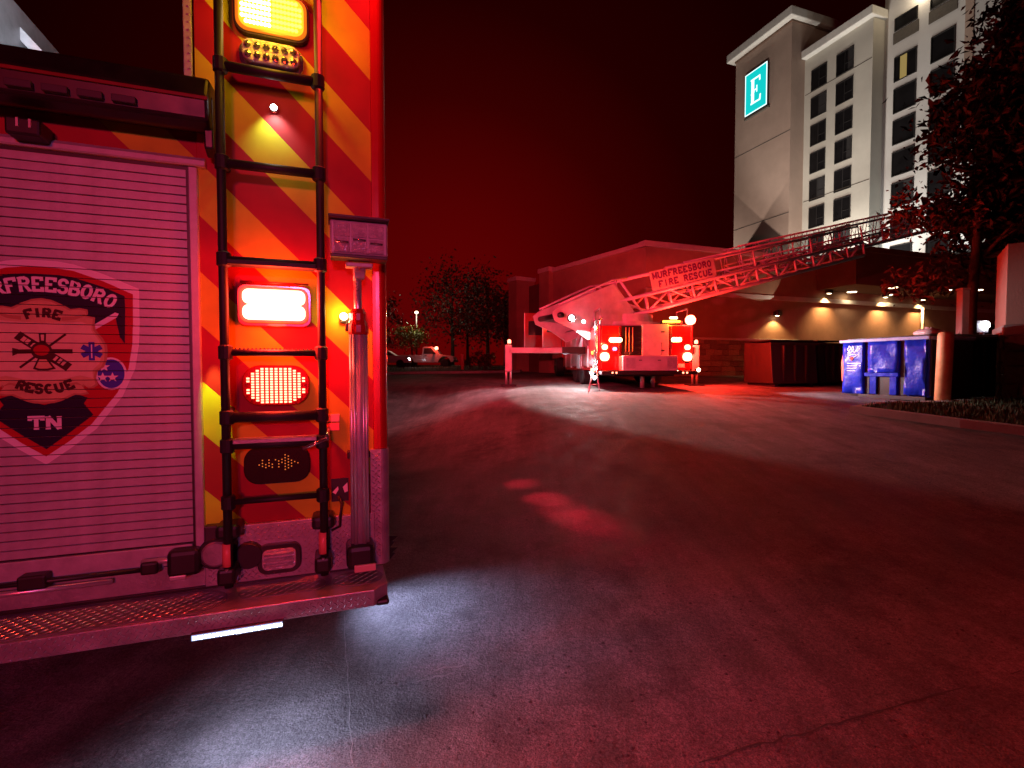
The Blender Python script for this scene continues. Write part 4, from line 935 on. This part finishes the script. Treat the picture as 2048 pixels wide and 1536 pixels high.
# uplights fixed to the walls
def uplight(n_, m_, z_, color, power, tilt, ang, blend, dm=0):
    hbox('uplight', 'dark_plastic', n_-.25, n_+.45, m_-.3, m_+.3, z_-.35, z_-.1)
    lamp('SPOT', 'uplight_beam', hl(n_, m_, z_), color, power, hl(n_+tilt, m_+dm, z_+10), HOT, size=.04, angle=ang, blend=blend)
def crossbeam(src, P1, P2, toward, power, half=62):
    S_, A_, B_, T_ = [Vector(hl(*q)) for q in (src, P1, P2, toward)]
    d1, d2 = (A_-S_).normalized(), (B_-S_).normalized(); nn = d1.cross(d2).normalized()
    if nn.dot(T_-S_) < 0: nn = -nn
    al = math.cos(R(half))/(1+d1.dot(d2)); be = math.sqrt(max(0, 1-al*al*2*(1+d1.dot(d2))))
    ax = (d1+d2)*al + nn*be
    hbox('roof_floodlight', 'dark_plastic', src[0]-.3, src[0]+.3, src[1]-.3, src[1]+.3, src[2]-.7, src[2]-.35)
    lamp('SPOT', 'cross_beam', S_, (1, .84, .72), power, S_+ax, HOT, size=.12, angle=2*half, blend=.02)
crossbeam((41.5, 54.5, 8.0), (47, 47.9, 15.7), (47, 45.1, 18.4), (47, 47, 25), 7500)
crossbeam((41.5, 35.6, 8.0), (47, 42.2, 15.7), (47, 45.1, 18.4), (47, 43, 25), 7500)
for m_ in (35.0, 40.0): uplight(46.2, m_, 9.5, (1, 1, .90), 1700, 1.0, 110, .9)
for m_ in (27.0, 32.0): uplight(47.6, m_, 9.5, (.96, 1, .96), 1700, 1.2, 110, .9)
lamp('SPOT', 'roof_flood_beam', hl(30, 38.5, 7.6), (1, .90, .80), 15000, hl(48, 38.5, 34), HOT, size=.3, angle=56, blend=.6)
hbox('roof_floodlight', 'dark_plastic', 29.6, 30.4, 38.1, 38.9, 6.9, 7.45)
# illuminated letter sign
SG = fr(47, 46.1, 33.7)
SIGN = thing('illuminated_sign', 'glowing teal sign with a white letter E high on the hotel tower', 'sign', (SG.x, SG.y, SG.z), HRZ)
box('sign_case', 'dark_plastic', SIGN, -.32, 0, -1.62, 1.62, -2.42, 2.42, bevel=.04)
box('border', 'sign_white', SIGN, -.335, -.32, -1.60, 1.60, -2.40, 2.40)
box('face', 'sign_teal', SIGN, -.345, -.335, -1.48, 1.48, -2.28, 2.28)
lb = B()
sgn_strokes = [[(.22, .02), (.22, .98)], [(.02, .95), (.88, .95), (.90, .78)], [(.02, .05), (.92, .05), (.96, .25)], [(.22, .52), (.60, .52)], [(.62, .66), (.62, .40)], [(.05, .40), (.40, .46)]]
for s_, wv in zip(sgn_strokes, (.42, .2, .2, .16, .14, .14)): stroke(lb, s_, wv, lambda u, v_: (u*1.5-.75, v_*3.0-1.5), 0)
lb2 = B(); lb2.f = lb.f; lb2.v = [(-.36 + y*30, -x, z_) for x, y, z_ in lb.v]     # faces the street (-e1)
lb2.build('letter', 'sign_white', SIGN)
box('sign_ledge', 'joint', SIGN, -.3, 0, -1.75, 1.75, -2.75, -2.55)
lamp('AREA', 'sign_glow', (-.5, 0, 0), (.1, .9, .85), 60, (-3, 0, 0), SIGN, sx_=(3, 4), angle=170)

# ================================================================== LOW WING OF THE HOTEL
C0 = Vector((5.53, 20.8, 0)); WZ = 1.02
WING = thing('hotel_wing', 'low brown hotel wing with a pale parapet and stone base behind the ladder truck', 'building', (C0.x, C0.y, WZ), HRZ)
def wbox(name, mt, t0, t1, d0, d1, z0, z1, bevel=0, parent=None): return box(name, mt, parent or WING, t0, t1, d0, d1, z0-WZ, z1-WZ, bevel=bevel)
wbox('wall', 'podium', 0, 8.4, 0, 12, .2, 6.45)
wbox('parapet', 'cornice', -.15, 8.5, -.12, .35, 6.45, 6.68, .02)
wbox('wall', 'podium', 8.4, 30, .05, 12, .2, 6.4)
wbox('band', 'cornice', -.02, 30, -.09, .05, 4.56, 4.76, .015)
# canopy over the right hand part
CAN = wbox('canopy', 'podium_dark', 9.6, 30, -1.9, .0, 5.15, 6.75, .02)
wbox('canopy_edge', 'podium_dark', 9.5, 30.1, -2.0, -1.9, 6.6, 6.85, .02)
# angled wall running back to the left, with pilasters
ang = math.atan2(26.4-20.8, 2.14-5.53) - HRZ
wl_ = 6.55
ca, sa = math.cos(ang), math.sin(ang)
def angbox(name, mt, t0, t1, d0, d1, z0, z1):
    P = [(t_*ca - d_*sa, t_*sa + d_*ca) for t_, d_ in ((t0, d0), (t1, d0), (t1, d1), (t0, d1))]
    return B().prism(P, z0-WZ, z1-WZ, 'z').build(name, mt, WING)
angbox('wall', 'podium', 0, wl_, 0, -4, .2, 6.45); angbox('parapet', 'cornice', -.05, wl_, .12, -.3, 6.45, 6.64)
angbox('pilaster', 'podium', wl_, wl_+.9, .25, -4, .2, 6.5); angbox('pilaster_cap', 'cornice', wl_-.05, wl_+.95, .32, -4.05, 6.5, 6.72)
angbox('pilaster', 'podium', wl_+3.2, wl_+4.1, .25, -1, .2, 6.5); angbox('pilaster_cap', 'cornice', wl_+3.15, wl_+4.15, .32, -1.05, 6.5, 6.72)
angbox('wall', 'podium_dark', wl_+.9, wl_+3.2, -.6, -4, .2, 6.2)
# stone base, stone by stone
stone_me = []
for k in range(7):
    b = B().box(-.5, .5, -.5, .5, -.5, .5); o = b.build('stone', 'stone0', WING, .0)
    bm = bmesh.new(); bm.from_mesh(o.data); bmesh.ops.subdivide_edges(bm, edges=list(bm.edges), cuts=1)
    for v_ in bm.verts: v_.co += Vector([random.uniform(-.05, .05) for _ in range(3)])
    bm.to_mesh(o.data); bm.free(); stone_me.append(o.data); bpy.data.objects.remove(o)
def stones(parent, x0, x1, z0, z1, y, rowh=(.13, .26), lw=(.28, .75), depth=.12, axis='x'):
    z_ = z0
    while z_ < z1 - .02:
        h_ = min(random.uniform(*rowh), z1 - z_); x = x0
        if z1 - z_ - h_ < .07: h_ = z1 - z_
        while x < x1 - .01:
            l_ = min(random.uniform(*lw), x1 - x)
            if x1 - x - l_ < .12: l_ = x1 - x
            me = random.choice(stone_me)
            o = bpy.data.objects.new('stone', me); COL.objects.link(o); o.parent = parent
            dy = random.uniform(0, .035)
            if axis == 'x': o.location = (x+l_/2, y-dy, z_+h_/2); o.scale = (l_-.015, depth, h_-.015)
            else: o.location = (y-dy, x+l_/2, z_+h_/2); o.scale = (depth, l_-.015, h_-.015)
            o.material_slots[0].link = 'OBJECT'; o.material_slots[0].material = M['stone%d' % random.randrange(4)]
            x += l_
        z_ += h_
wbox('stone_backing', 'joint', 0, 8.3, -.05, .0, .6, 2.66)
wbox('stone_cap', 'cornice', -.1, 8.35, -.19, .0, 2.66, 2.76, .02)
stones(WING, .0, 8.3, .85-WZ, 2.66-WZ, -.08)
wbox('stone_backing', 'joint', 8.3, 28, -.03, .05, .6, 2.4)
# wall lamps
def sconce(t_, z_, label, updown=True, pw=28):
    P = C0 + e1*t_ + e2*(-.05)
    o = thing('wall_lamp', label, 'wall lamp', (P.x, P.y, z_), HRZ, 'wall lamps on the hotel wing')
    b = B().lathe([(.09, -.12), (.10, -.10), (.10, .10), (.09, .12)], 14, (0, -.16, 0)).build('housing', 'dark_plastic', o)
    box('wall_bracket', 'dark_plastic', o, -.05, .05, -.10, .02, -.08, .08)
    B().lathe([(.085, -.121), (.05, -.14)], 12, (0, -.16, 0)).build('lens', 'warm_lamp', o)
    lamp('SPOT', 'wall_lamp_down', (0, -.22, -.2), (1, .55, .20), pw*2.4, (0, -.14, -2), o, size=.03, angle=125, blend=.5)
    if updown: lamp('SPOT', 'wall_lamp_up', (0, -.95, .10), (1, .80, .6), 32, (-1.0, -.55, 2), o, size=.02, angle=92, blend=.03)
    return o
sconce(6.94, 3.95, 'lit up-and-down wall lamp above the stone base right of the ladder truck', True, 42)
for t_, lb_ in ((10.05, 'wall washer lamp left above the brown dumpsters'), (13.95, 'wall washer lamp above the blue dumpster'), (16.8, 'rightmost wall washer lamp beside the pipe')):
    P = C0 + e1*t_ + e2*(-.30)
    o = thing('wall_washer', lb_, 'wall lamp', (P.x, P.y, 5.0), HRZ, 'wall washers on the hotel wing')
    box('housing', 'dark_plastic', o, -.15, .15, -.1, .1, -.02, .15, bevel=.02); box('lens', 'warm_lamp', o, -.08, .08, -.05, .05, -.035, -.021)
    lamp('SPOT', 'wash_beam', (0, 0, -.08), (1, .52, .20), 420, (0, .02, -2), o, size=.03, angle=112, blend=.9)
for (px, py), lb_ in (((1680, 587), 'round canopy downlight, leftmost'), ((1778, 590), 'lower of two neighbouring canopy downlights above the blue dumpster'), ((1785, 575), 'upper of two neighbouring canopy downlights'), ((1893, 580), 'canopy downlight just left of the tree trunk'), ((1955, 580), 'canopy downlight just right of the tree trunk')):
    Y = (5.15-HC)/((735-py)/F); P = at(px, py, Y)
    rel = P - C0; d_ = rel.dot(e2)
    if d_ > -.25: P = P + e2*(-.35-d_)
    o = thing('downlight', lb_, 'downlight', (P.x, P.y, 5.15), HRZ, 'canopy downlights')
    B().lathe([(.24, -.03), (.24, 0), (.19, .0)], 18, (0, 0, -.002)).build('ring', 'aluminium', o); B().lathe([(.20, -.040), (.15, -.044)], 18).build('lens', 'warm_lamp', o); lamp('SPOT', 'downlight_beam', (0, 0, -.06), (1, .66, .36), 60, (0, 0, -3), o, size=.1, angle=130, blend=.8)
# drain pipe on the wing wall and a utility box
P = C0 + e1*17.1 + e2*(-.1); o = thing('drain_pipe', 'pale vertical drain pipe at the end of the lit wall', 'pipe', (P.x, P.y, 1.1), HRZ)
tube('pipe', 'cornice', o, [(0, 0, 0), (0, 0, 3.5)], .06); tube('elbow', 'cornice', o, [(0, 0, 3.5), (0, .1, 3.62)], .06); box('strap', 'aluminium', o, -.09, .09, -.02, .1, 1.6, 1.66)
P = C0 + e1*21.2 + e2*(-.5); o = thing('utility_cabinet', 'dark utility cabinet against the wing wall behind the bollard', 'cabinet', (P.x, P.y, 1.2), HRZ)
box('cabinet', 'brown_steel', o, -.7, .7, -.4, .3, 0, 2.6, bevel=.02); box('cabinet_door', 'brown_steel', o, -.62, -.02, -.42, -.4, .1, 2.5, bevel=.01); box('cabinet_door', 'brown_steel', o, .02, .62, -.42, -.4, .1, 2.5, bevel=.01)
# bright flood lamp near the right edge
P = at(1972, 650, 17.5); gz = g(P.x, P.y)
o = thing('flood_lamp', 'blinding white flood lamp behind the black dumpster at right', 'lamp', (P.x, P.y, gz), 0)
tube('post', 'aluminium', o, [(0, .1, 0), (0, .1, P.z-gz)], .04); box('head', 'white_paint', o, -.46, .12, .02, .14, P.z-gz-.26, P.z-gz+.16, bevel=.02)
B().lathe([(.13, .02), (.12, -.03), (.04, -.05)], 16, (0, 0, P.z-gz), 'y').build('lens', 'white_hot', o)
lamp('POINT', 'flood_light', (0, -.22, P.z-gz), (.70, .76, 1), 3, None, o, size=.08)
o['label'] = 'blinding white flood lamp on a pale plate behind the black dumpster'

# ================================================================== DUMPSTERS, BOLLARDS, PILLAR
def dump_front(P0, rz, name, label):
    return thing(name, label, 'dumpster', P0, rz, 'dumpsters beside the hotel wing')
P0 = Vector((8.32, 10.0, 0)); P0.z = g(P0.x, P0.y)
# local x = e1 (depth), local y = e2 (along the face that looks left)
D = dump_front(P0, HRZ, 'dumpster', 'dented blue steel dumpster with a pale rim and heart sticker')
LN, DP, TZ = 1.78, 1.45, 1.36
box('body', 'blue_steel', D, .07, DP, .02, LN-.02, .12, TZ-.06, bevel=.01)
def panel(y0, y1, z0, z1, lean=0):
    b = B().prism([(y0, z0), (y1, z0), (y1, z1), (y0, z1)], 0, .09, 'x'); o = b.build('panel', 'blue_steel', D, 0)
    bm = bmesh.new(); bm.from_mesh(o.data); fs = [f_ for f_ in bm.faces if f_.normal.x < -.5]
    bmesh.ops.subdivide_edges(bm, edges=list(bm.edges), cuts=6, use_grid_fill=True)
    for v_ in bm.verts:
        if v_.co.x < .01: v_.co.x += .022*math.sin(v_.co.y*9+1.3)*math.sin(v_.co.z*6.5+.4) + random.uniform(-.006, .006)
    bm.to_mesh(o.data); bm.free()
    for p_ in o.data.polygons: p_.use_smooth = True
    return o
panel(.06, .44, .16, TZ-.07); panel(.56, 1.20, .62, TZ-.07); panel(1.30, LN-.01, .14, TZ-.07)
for y0, y1 in ((.44, .56), (1.20, 1.30)): box('shade_gap', 'black_steel', D, .055, .075, y0, y1, .14, TZ-.07)  # recesses between panels, their shade put in as black strips
box('cross_bar', 'blue_steel', D, .0, .08, .56, 1.28, .53, .61, bevel=.008)
for y0 in (.60, 1.02): box('leg_post', 'blue_steel', D, .01, .08, y0, y0+.14, .14, .53, bevel=.008)
box('under_opening', 'black', D, .058, .075, .74, 1.02, .12, .53)  # black sheet stands in for the dark inside the opening
box('rim', 'blue_rim', D, -.05, .10, -.03, LN+.06, TZ-.07, TZ, bevel=.012)
box('rim', 'blue_rim', D, .10, DP, -.03, .04, TZ-.07, TZ, bevel=.01); box('rim', 'blue_rim', D, .10, DP, LN-.02, LN+.05, TZ-.07, TZ, bevel=.01)
box('shaded_side', 'black_steel', D, .08, DP-.05, -.012, .02, .14, TZ-.08, bevel=.004)  # blue side lying in shadow, its shade put in as black steel
box('base_rail', 'black_steel', D, .02, DP, .05, LN-.35, .04, .13, bevel=.01)
for y in (.45, 1.15):
    for x in (.12, DP-.15): B().lathe([(.075, -.03), (.08, 0), (.075, .03)], 14, (x, y, .078), 'y').build('caster', 'tire', D)
B().prism([(LN+.01, .35), (LN+.10, .42), (LN+.12, .85), (LN+.03, TZ-.1), (LN+.01, TZ-.1)], .1, .9, 'x').build('fork_pocket', 'red_lit_pocket', D, .01)
dl = B()
dl.prism([(.10, .02), (.9, .0), (1.4, .03), (1.4, .09), (.1, .05)], 0, LN, 'y')
lid = B().box(.1, DP, .05, LN-.05, TZ+.005, TZ+.03).build('lid', 'black', D, .008)
stk = B().box(-.004, .002, 1.33, LN-.04, .55, 1.22).build('sticker', 'blue_steel', D)
sb = B()
def sline(pts, wv, k): 
    stroke(sb, pts, wv, lambda u, v_: (u, v_), 0)
sline([(.06, .50), (.14, .60), (.10, .66), (.05, .58), (.13, .50), (.20, .58), (.18, .66), (.15, .58), (.22, .50), (.30, .62), (.27, .52), (.35, .60)], .016, 0)
sline([(.10, .44), (.18, .47), (.30, .45), (.20, .40), (.12, .38)], .014, 1)
for k in range(4): sline([(.05, .26-k*.055), (.37, .26-k*.055)], .016, 2)
s2_ = B(); s2_.f = sb.f; s2_.v = [(-.012 + y*5, LN-.06-x, .56+z_) for x, y, z_ in sb.v]; s2_.build('sticker_print', 'print_white', stk)
B().prism([(1.52, .93), (1.565, .87), (1.61, .93), (1.60, .97), (1.57, .975), (1.565, .96), (1.55, .975), (1.525, .97)], -.016, -.011, 'x').build('sticker_heart', 'print_red', stk)
for k, (x, y, s_) in enumerate(((.5, .25, .22), (.8, .5, .26))):
    q = P0 + e1*x + e2*y; o = thing('trash_bag', ['tied pale trash bag on the dumpster lid near the bollard', 'larger pale trash bag on the dumpster lid'][k], 'bag', (q.x, q.y, P0.z+TZ+.03), HRZ, 'trash bags')
    b = B().lathe([(s_*.6, 0), (s_, s_*.15), (s_*.95, s_*.35), (s_*.5, s_*.55), (s_*.12, s_*.62), (s_*.16, s_*.72)], 14); b.v = [(x_+random.uniform(-.02,.02), y_+random.uniform(-.02,.02), z_+random.uniform(0,.015)) for x_, y_, z_ in b.v]
    b.build('bag', 'bag', o, smooth=True)
# black dumpster behind the orange bollard: ribbed face towards the camera
q0 = at(1893, 735, 10.4); q1 = at(1998, 735, 10.6); bx = Vector((q0.x, q0.y, g(q0.x, q0.y)))
D2 = dump_front(bx, math.atan2(q1.y-q0.y, q1.x-q0.x), 'dumpster', 'black ribbed dumpster right of the bollard, beside the stone pillar')
wv = (q1-q0).xy.length
box('body', 'black_steel', D2, 0, wv, .05, 1.4, .08, 1.28, bevel=.015)
for k in range(6): box('rib', 'black_steel', D2, .05+k*wv/6, .11+k*wv/6, 0, .05, .1, 1.26, bevel=.01)
box('rim', 'black_steel', D2, -.02, wv+.02, -.02, 1.42, 1.28, 1.36, bevel=.01)
box('lid', 'black', D2, .02, wv-.02, .0, 1.38, 1.365, 1.40, bevel=.01)
for k, (px, py) in enumerate(((1919, 666), (1962, 668))):
    p_ = at(px, py, 10.7); o = thing('paper_scrap', ['small white scrap standing on the black dumpster lid', 'flat white paper scrap on the black dumpster lid'][k], 'litter', (p_.x, p_.y, bx.z+1.402), .4, 'scraps on the black dumpster')
    B().add([(-.03-.05*k, 0, 0), (.03+.05*k, .03, 0), (.02+.06*k, .03, .10-.05*k), (-.03-.02*k, 0, .09-.06*k)] , [(0,1,2,3)]).prism([(-.02, .0), (.02, .0), (.015, .05)], .0, .02).build('scrap', 'print_white', o)
# brown dumpsters in the middle distance
def brown(px0, px1, Y, label, dp=1.3, h_=1.30):
    a = at(px0, 735, Y); b_ = at(px1, 735, Y+.25); z_ = g((a.x+b_.x)/2, a.y); d_ = b_-a
    o = dump_front((a.x, a.y, z_), math.atan2(d_.y, d_.x), 'dumpster', label); L_ = d_.xy.length
    B().prism([(.0, .1), (.12, 1.0*h_-.05), (dp, h_), (dp, .1)], 0, L_, 'x').build('body', 'brown_steel', o, .015)
    box('rim', 'brown_steel', o, -.03, L_+.03, .06, .16, h_-.10, h_-.04, bevel=.01)
    box('lid', 'black', o, .02, L_-.02, .16, dp, h_+.005, h_+.04, bevel=.01)
    for x in (.1, L_-.2): box('skid', 'black_steel', o, x, x+.1, .05, dp-.05, 0, .1)
    for k in range(3): box('rib', 'brown_steel', o, L_*(k+1)/4-.03, L_*(k+1)/4+.03, -.01, .1, .15, h_-.12, bevel=.008)
brown(1546, 1636, 14.0, 'dark brown dumpster farthest left, before the stone wall'); brown(1640, 1695, 14.6, 'dark brown dumpster half hidden behind the blue one')
def bollard(px, py, r_, h_, mt, name, label, lean=0):
    p_ = gnd(px, py); o = thing(name, label, 'bollard', p_, 0)
    B().lathe([(r_, 0), (r_, h_-.08), (r_*.93, h_-.03), (r_*.6, h_), (.01, h_+.005)], 20).build('post', mt, o, smooth=True)
    B().lathe([(r_*1.6, -.02), (r_*1.6, .015), (r_*1.2, .03)], 18).build('footing', 'concrete', o); return o
bl = bollard(1884, 813, .125, 1.44, 'bollard', 'bollard', 'fat orange bollard between the blue and black dumpsters'); bl.rotation_euler = (0, R(1.5), 0)
bollard(925, 742, .10, 1.05, 'hydrant_tape', 'bollard', 'small reddish bollard near the pickup')
# stone pillar at the right edge
p_ = gnd(2003, 803); PIL = thing('stone_pillar', 'tall pillar with rough stone base and smooth painted top at the right edge', 'pillar', p_, R(-38))
mat('pillar_paint', (.36, .22, .18), .7, var=.12, vscale=2, bump=.2, bscale=30)
box('base', 'joint', PIL, .04, 1.5, .04, 1.5, 0, 1.36); box('cap', 'concrete', PIL, -.02, 1.55, -.02, 1.55, 1.36, 1.58, bevel=.02); box('shaft', 'pillar_paint', PIL, .02, 1.5, .02, 1.5, 1.58, 3.25, bevel=.01)
box('cap_joint', 'joint', PIL, .44, .455, -.023, -.019, 1.37, 1.57)
stones(PIL, .0, 1.5, 0, 1.36, .03, (.2, .42), (.22, .5), .10); stones(PIL, .0, 1.5, 0, 1.36, .03, (.2, .42), (.22, .5), .10, 'y')

# ================================================================== TREES AND SHRUBS
def leaf_cloud(b, c, rad, n_, size, hollow=.35, clumps=None, spread=.26):
    """leaves spread through clumps inside an ellipsoid"""
    cl_ = []
    for _ in range(clumps or max(6, n_//90)):
        while True:
            q = Vector([random.uniform(-1, 1) for _ in range(3)])
            if hollow < q.length < 1: break
        cl_.append(Vector((c[0]+q.x*rad[0], c[1]+q.y*rad[1], c[2]+q.z*rad[2])))
    for _ in range(n_):
        q = random.choice(cl_); s_ = min(rad)*spread
        P = q + Vector([random.gauss(0, s_) for _ in range(3)])
        u = Vector([random.uniform(-1, 1) for _ in range(3)]).normalized(); v_ = u.orthogonal().normalized(); 
        v_.rotate(Matrix.Rotation(random.uniform(0, 6.28), 3, u))
        l_ = size*random.choice((.5, .7, .9, 1.1, 1.5)); w_ = l_*.5; nn = u.cross(v_)*l_*.12
        b.add([P-u*l_*.5, P+v_*w_*.5+nn, P+u*l_*.5, P-v_*w_*.5+nn], [(0,1,2,3)])
    return cl_
def tree(px, py, Y, h_, rads, n_, size, mt, name, label, trunk_r=.12, clumps=None, base=None, cz=None, cx=0, group=None):
    p_ = base or at(px, py, Y); p_ = Vector((p_.x, p_.y, g(p_.x, p_.y)))
    o = thing(name, label, 'tree', p_, 0, group); cz = cz or h_-rads[2]
    b = B(); cl_ = leaf_cloud(b, (cx, 0, cz), rads, n_, size, clumps=clumps, spread=.15 if clumps else .26); b.build('crown', mt, o)
    tb_ = B().tube([(0,0,-.1), (.03,.02,h_*.2), (cx*.08-.04,0,h_*.45), (cx*.5,.05,h_*.8)], [trunk_r*1.25, trunk_r, trunk_r*.75, trunk_r*.3], 8)
    tb_.build('trunk', 'bark', o, smooth=True)
    for q in random.sample(cl_, min(9, len(cl_))):
        s0 = Vector((cx*.08, 0, max(h_*.3, q.z-rads[2]*.5))); md = (s0+q)/2 + Vector((0,0,.15))
        B().tube([s0, md, q], [trunk_r*.4, trunk_r*.25, trunk_r*.08], 5).build('limb', 'bark', o, smooth=True)
    return o
tr = tree(1938, 735, 12.3, 10.9, (3.0, 2.4, 4.5), 46000, .20, 'leaf', 'shade_tree', 'big leafy tree hiding the right side of the hotel', .11, clumps=300, cz=6.2, cx=2.75)
b = B(); leaf_cloud(b, (-1.0, .2, 2.75), (.75, .8, .55), 420, .15, clumps=14); leaf_cloud(b, (-.9, .2, 4.3), (1.0, 1.0, .7), 600, .16, clumps=16); b.build('low_branch', 'leaf_red_lit', tr)
o = thing('sign_post', 'red-lit square post beside the tree trunk', 'post', Vector((*at(1922, 735, 11.9).xy, g(*at(1922, 735, 11.9).xy))), 0)
box('post', 'concrete', o, -.085, .085, -.085, .085, 0, 2.45, bevel=.015); box('post_cap', 'concrete', o, -.10, .10, -.10, .10, 2.45, 2.5, bevel=.01)
far = [(905, 60, 11.5, (4.5, 4, 4.2), 2600, 'leaf_red_lit', 'far broad tree behind the pickup'), (975, 52, 9.5, (3.4, 3, 3.4), 2200, 'leaf_red_lit', 'far round tree left of the outrigger'),
       (1012, 44, 7.0, (2.0, 2, 2.4), 1500, 'leaf_red_lit', 'smaller tree beside the wing pilaster'), (935, 75, 14, (5, 4, 5), 2400, 'leaf_red_lit', 'tallest dark tree behind the others')]
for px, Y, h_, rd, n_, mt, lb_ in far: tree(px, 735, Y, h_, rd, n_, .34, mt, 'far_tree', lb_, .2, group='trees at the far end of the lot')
tree(824, 735, 52, 5.2, (1.5, 1.5, 1.7), 1100, .30, 'leaf_lime', 'lit_tree', 'small pale green tree under the far street lamp', .09)
tree(770, 735, 50, 7.0, (1.6, 1.6, 2.8), 900, .30, 'leaf_red_lit', 'far_tree', 'narrow dark tree at the edge of the fire engine', .12, group='trees at the far end of the lot')
lampP = at(833, 625, 53.5); lg = g(lampP.x, lampP.y)
o = thing('street_lamp', 'far street lamp with a small glowing head above the pale tree', 'street lamp', (lampP.x, lampP.y, lg), 0)
tube('pole', 'dark_plastic', o, [(0, 0, 0), (0, 0, lampP.z-lg)], .07); B().lathe([(.10, -.12), (.20, 0), (.12, .12)], 12, (0, 0, lampP.z-lg)).build('head', 'warm_lamp', o)
lamp('POINT', 'street_light', (0, -.4, lampP.z-lg-.3), (1, .85, .6), 300, None, o, size=.2)
def shrub(px, py, w_, h_, mt, label, n_=260):
    p_ = gnd(px, py); o = thing('shrub', label, 'shrub', p_, 0, 'shrubs at the far kerb')
    b = B(); leaf_cloud(b, (0, 0, h_*.55), (w_, w_*.8, h_*.5), n_, .16, hollow=.1, clumps=12); b.build('foliage', mt, o)
    B().tube([(0,0,-.02), (0,0,h_*.6)], [.04, .02], 6).build('stem', 'bark', o)
shrub(958, 741, .35, 1.1, 'leaf_red_lit', 'tall shrub left of its two neighbours'); shrub(968, 741, .4, 1.2, 'leaf_red_lit', 'middle shrub by the far kerb'); shrub(982, 740, .3, 1.2, 'leaf_lime', 'yellowish shrub by the far kerb'); shrub(940, 739, .45, 1.0, 'leaf_red_lit', 'low dark shrub beside the small bollard')

# ================================================================== FAR VEHICLES
pk = at(856, 733, 47); pz = g(pk.x, pk.y)
PK = thing('pickup_truck', 'white single cab pickup truck parked far off, front to the right', 'pickup truck', (pk.x, pk.y, pz), R(-4))
side = [(-2.6,.45),(-2.6,1.02),(-2.55,1.1),(-.35,1.1),(-.28,1.78),(-.15,1.86),(.55,1.86),(.75,1.8),(1.25,1.15),(2.35,1.02),(2.58,.9),(2.6,.5),(2.35,.42),(2.2,.75),(1.95,.95),(1.55,.95),(1.3,.75),(1.15,.42),(-1.1,.42),(-1.25,.75),(-1.5,.95),(-1.9,.95),(-2.15,.75),(-2.3,.42)]
mat('pickup_paint', (.66, .64, .64), .3, var=.05, coat=.5)
B().prism(side, -.9, .9, 'y').build('body', 'pickup_paint', PK, .02)
B().prism([(-.18,1.2),(-.12,1.72),(.52,1.74),(.95,1.2)], -.915, -.895).build('side_window', 'glass', PK)
B().prism([(-.18,1.2),(-.12,1.72),(.52,1.74),(.95,1.2)], .895, .915).build('side_window', 'glass', PK)
box('bed_opening', 'black', PK, -2.45, -.5, -.75, .75, 1.09, 1.112); box('bumper', 'dark_plastic', PK, 2.55, 2.72, -.9, .9, .45, .65, bevel=.03); box('bumper', 'dark_plastic', PK, -2.75, -2.6, -.9, .9, .45, .65, bevel=.03)
box('mirror', 'black', PK, .75, .9, -1.1, -.92, 1.18, 1.36, bevel=.03); box('door_handle', 'black', PK, -.1, .1, -.925, -.9, 1.02, 1.06); box('headlight', 'lens_clear', PK, 2.45, 2.62, -.85, -.5, .75, .92, bevel=.03); box('tail_light', 'lens_red', PK, -2.64, -2.55, -.91, -.75, .75, 1.02, bevel=.02)
box('door_seam', 'black', PK, -.24, -.225, -.905, -.895, .5, 1.15)
B().lathe([(.14, -.12), (.16, 0), (.08, .12)], 12, (.95, -.6, 1.75)).build('beacon', 'red_hot', PK)
lamp('POINT', 'beacon_light', (1.0, -1.2, 2.0), (1, .06, .03), 90, None, PK, size=.15)
for x in (-1.7, 1.75):
    for y in (-.82, .82):
        b = B().lathe([(.22, -.11), (.37, -.11), (.38, 0), (.37, .11), (.22, .11)], 20, (x, y, .38), 'y').build('wheel', 'tire', PK); B().lathe([(.22, -.10), (.18, -.07), (.05, -.09)], 14, (x, y, .38), 'y').build('rim', 'chrome', b)
# another car half hidden by the engine
ck = at(772, 735, 44); cz_ = g(ck.x, ck.y)
CK = thing('parked_car', 'pale parked car mostly hidden behind the fire engine', 'car', (ck.x, ck.y, cz_), R(4))
B().prism([(-2.2,.4),(-2.25,.85),(-1.9,1.0),(-1.2,1.42),(.3,1.45),(1.0,1.0),(2.0,.85),(2.15,.6),(2.1,.4)], -.85, .85).build('body', 'pickup_paint', CK, .03)
for x in (-1.35, 1.35):
    for y in (-.8, .8): B().lathe([(.2, -.1), (.33, -.1), (.33, .1), (.2, .1)], 18, (x, y, .33), 'y').build('wheel', 'tire', CK)
B().prism([(-1.15,1.02),(-.9,1.36),(.25,1.38),(.8,1.02)], -.865, -.845).build('side_window', 'glass', CK); box('headlight', 'white_led', CK, 1.95, 2.17, -.84, -.45, .62, .8, bevel=.03)
box('tail_light', 'lens_red', CK, -2.28, -2.15, -.84, -.5, .7, .9, bevel=.02)

# loose grit and bits of leaf on the lot
gb = B()
for _ in range(420):
    d_ = random.random(); px = random.uniform(760, 2040); py = 860 + 660*random.random()**.8
    p_ = gnd(px, py); r_ = random.uniform(.003, .012)
    gb.add([(p_.x+r_*math.cos(a)*random.uniform(.6, 1.3), p_.y+r_*math.sin(a)*random.uniform(.6, 1.3), p_.z) for a in (0, 1.3, 2.5, 3.8, 5)] + [(p_.x, p_.y, p_.z+r_*.7)], [(0,1,5),(1,2,5),(2,3,5),(3,4,5),(4,0,5)])
o = struct(gb.build('grit', 'tar'), 'stuff'); o['label'] = 'loose grit scattered on the asphalt'
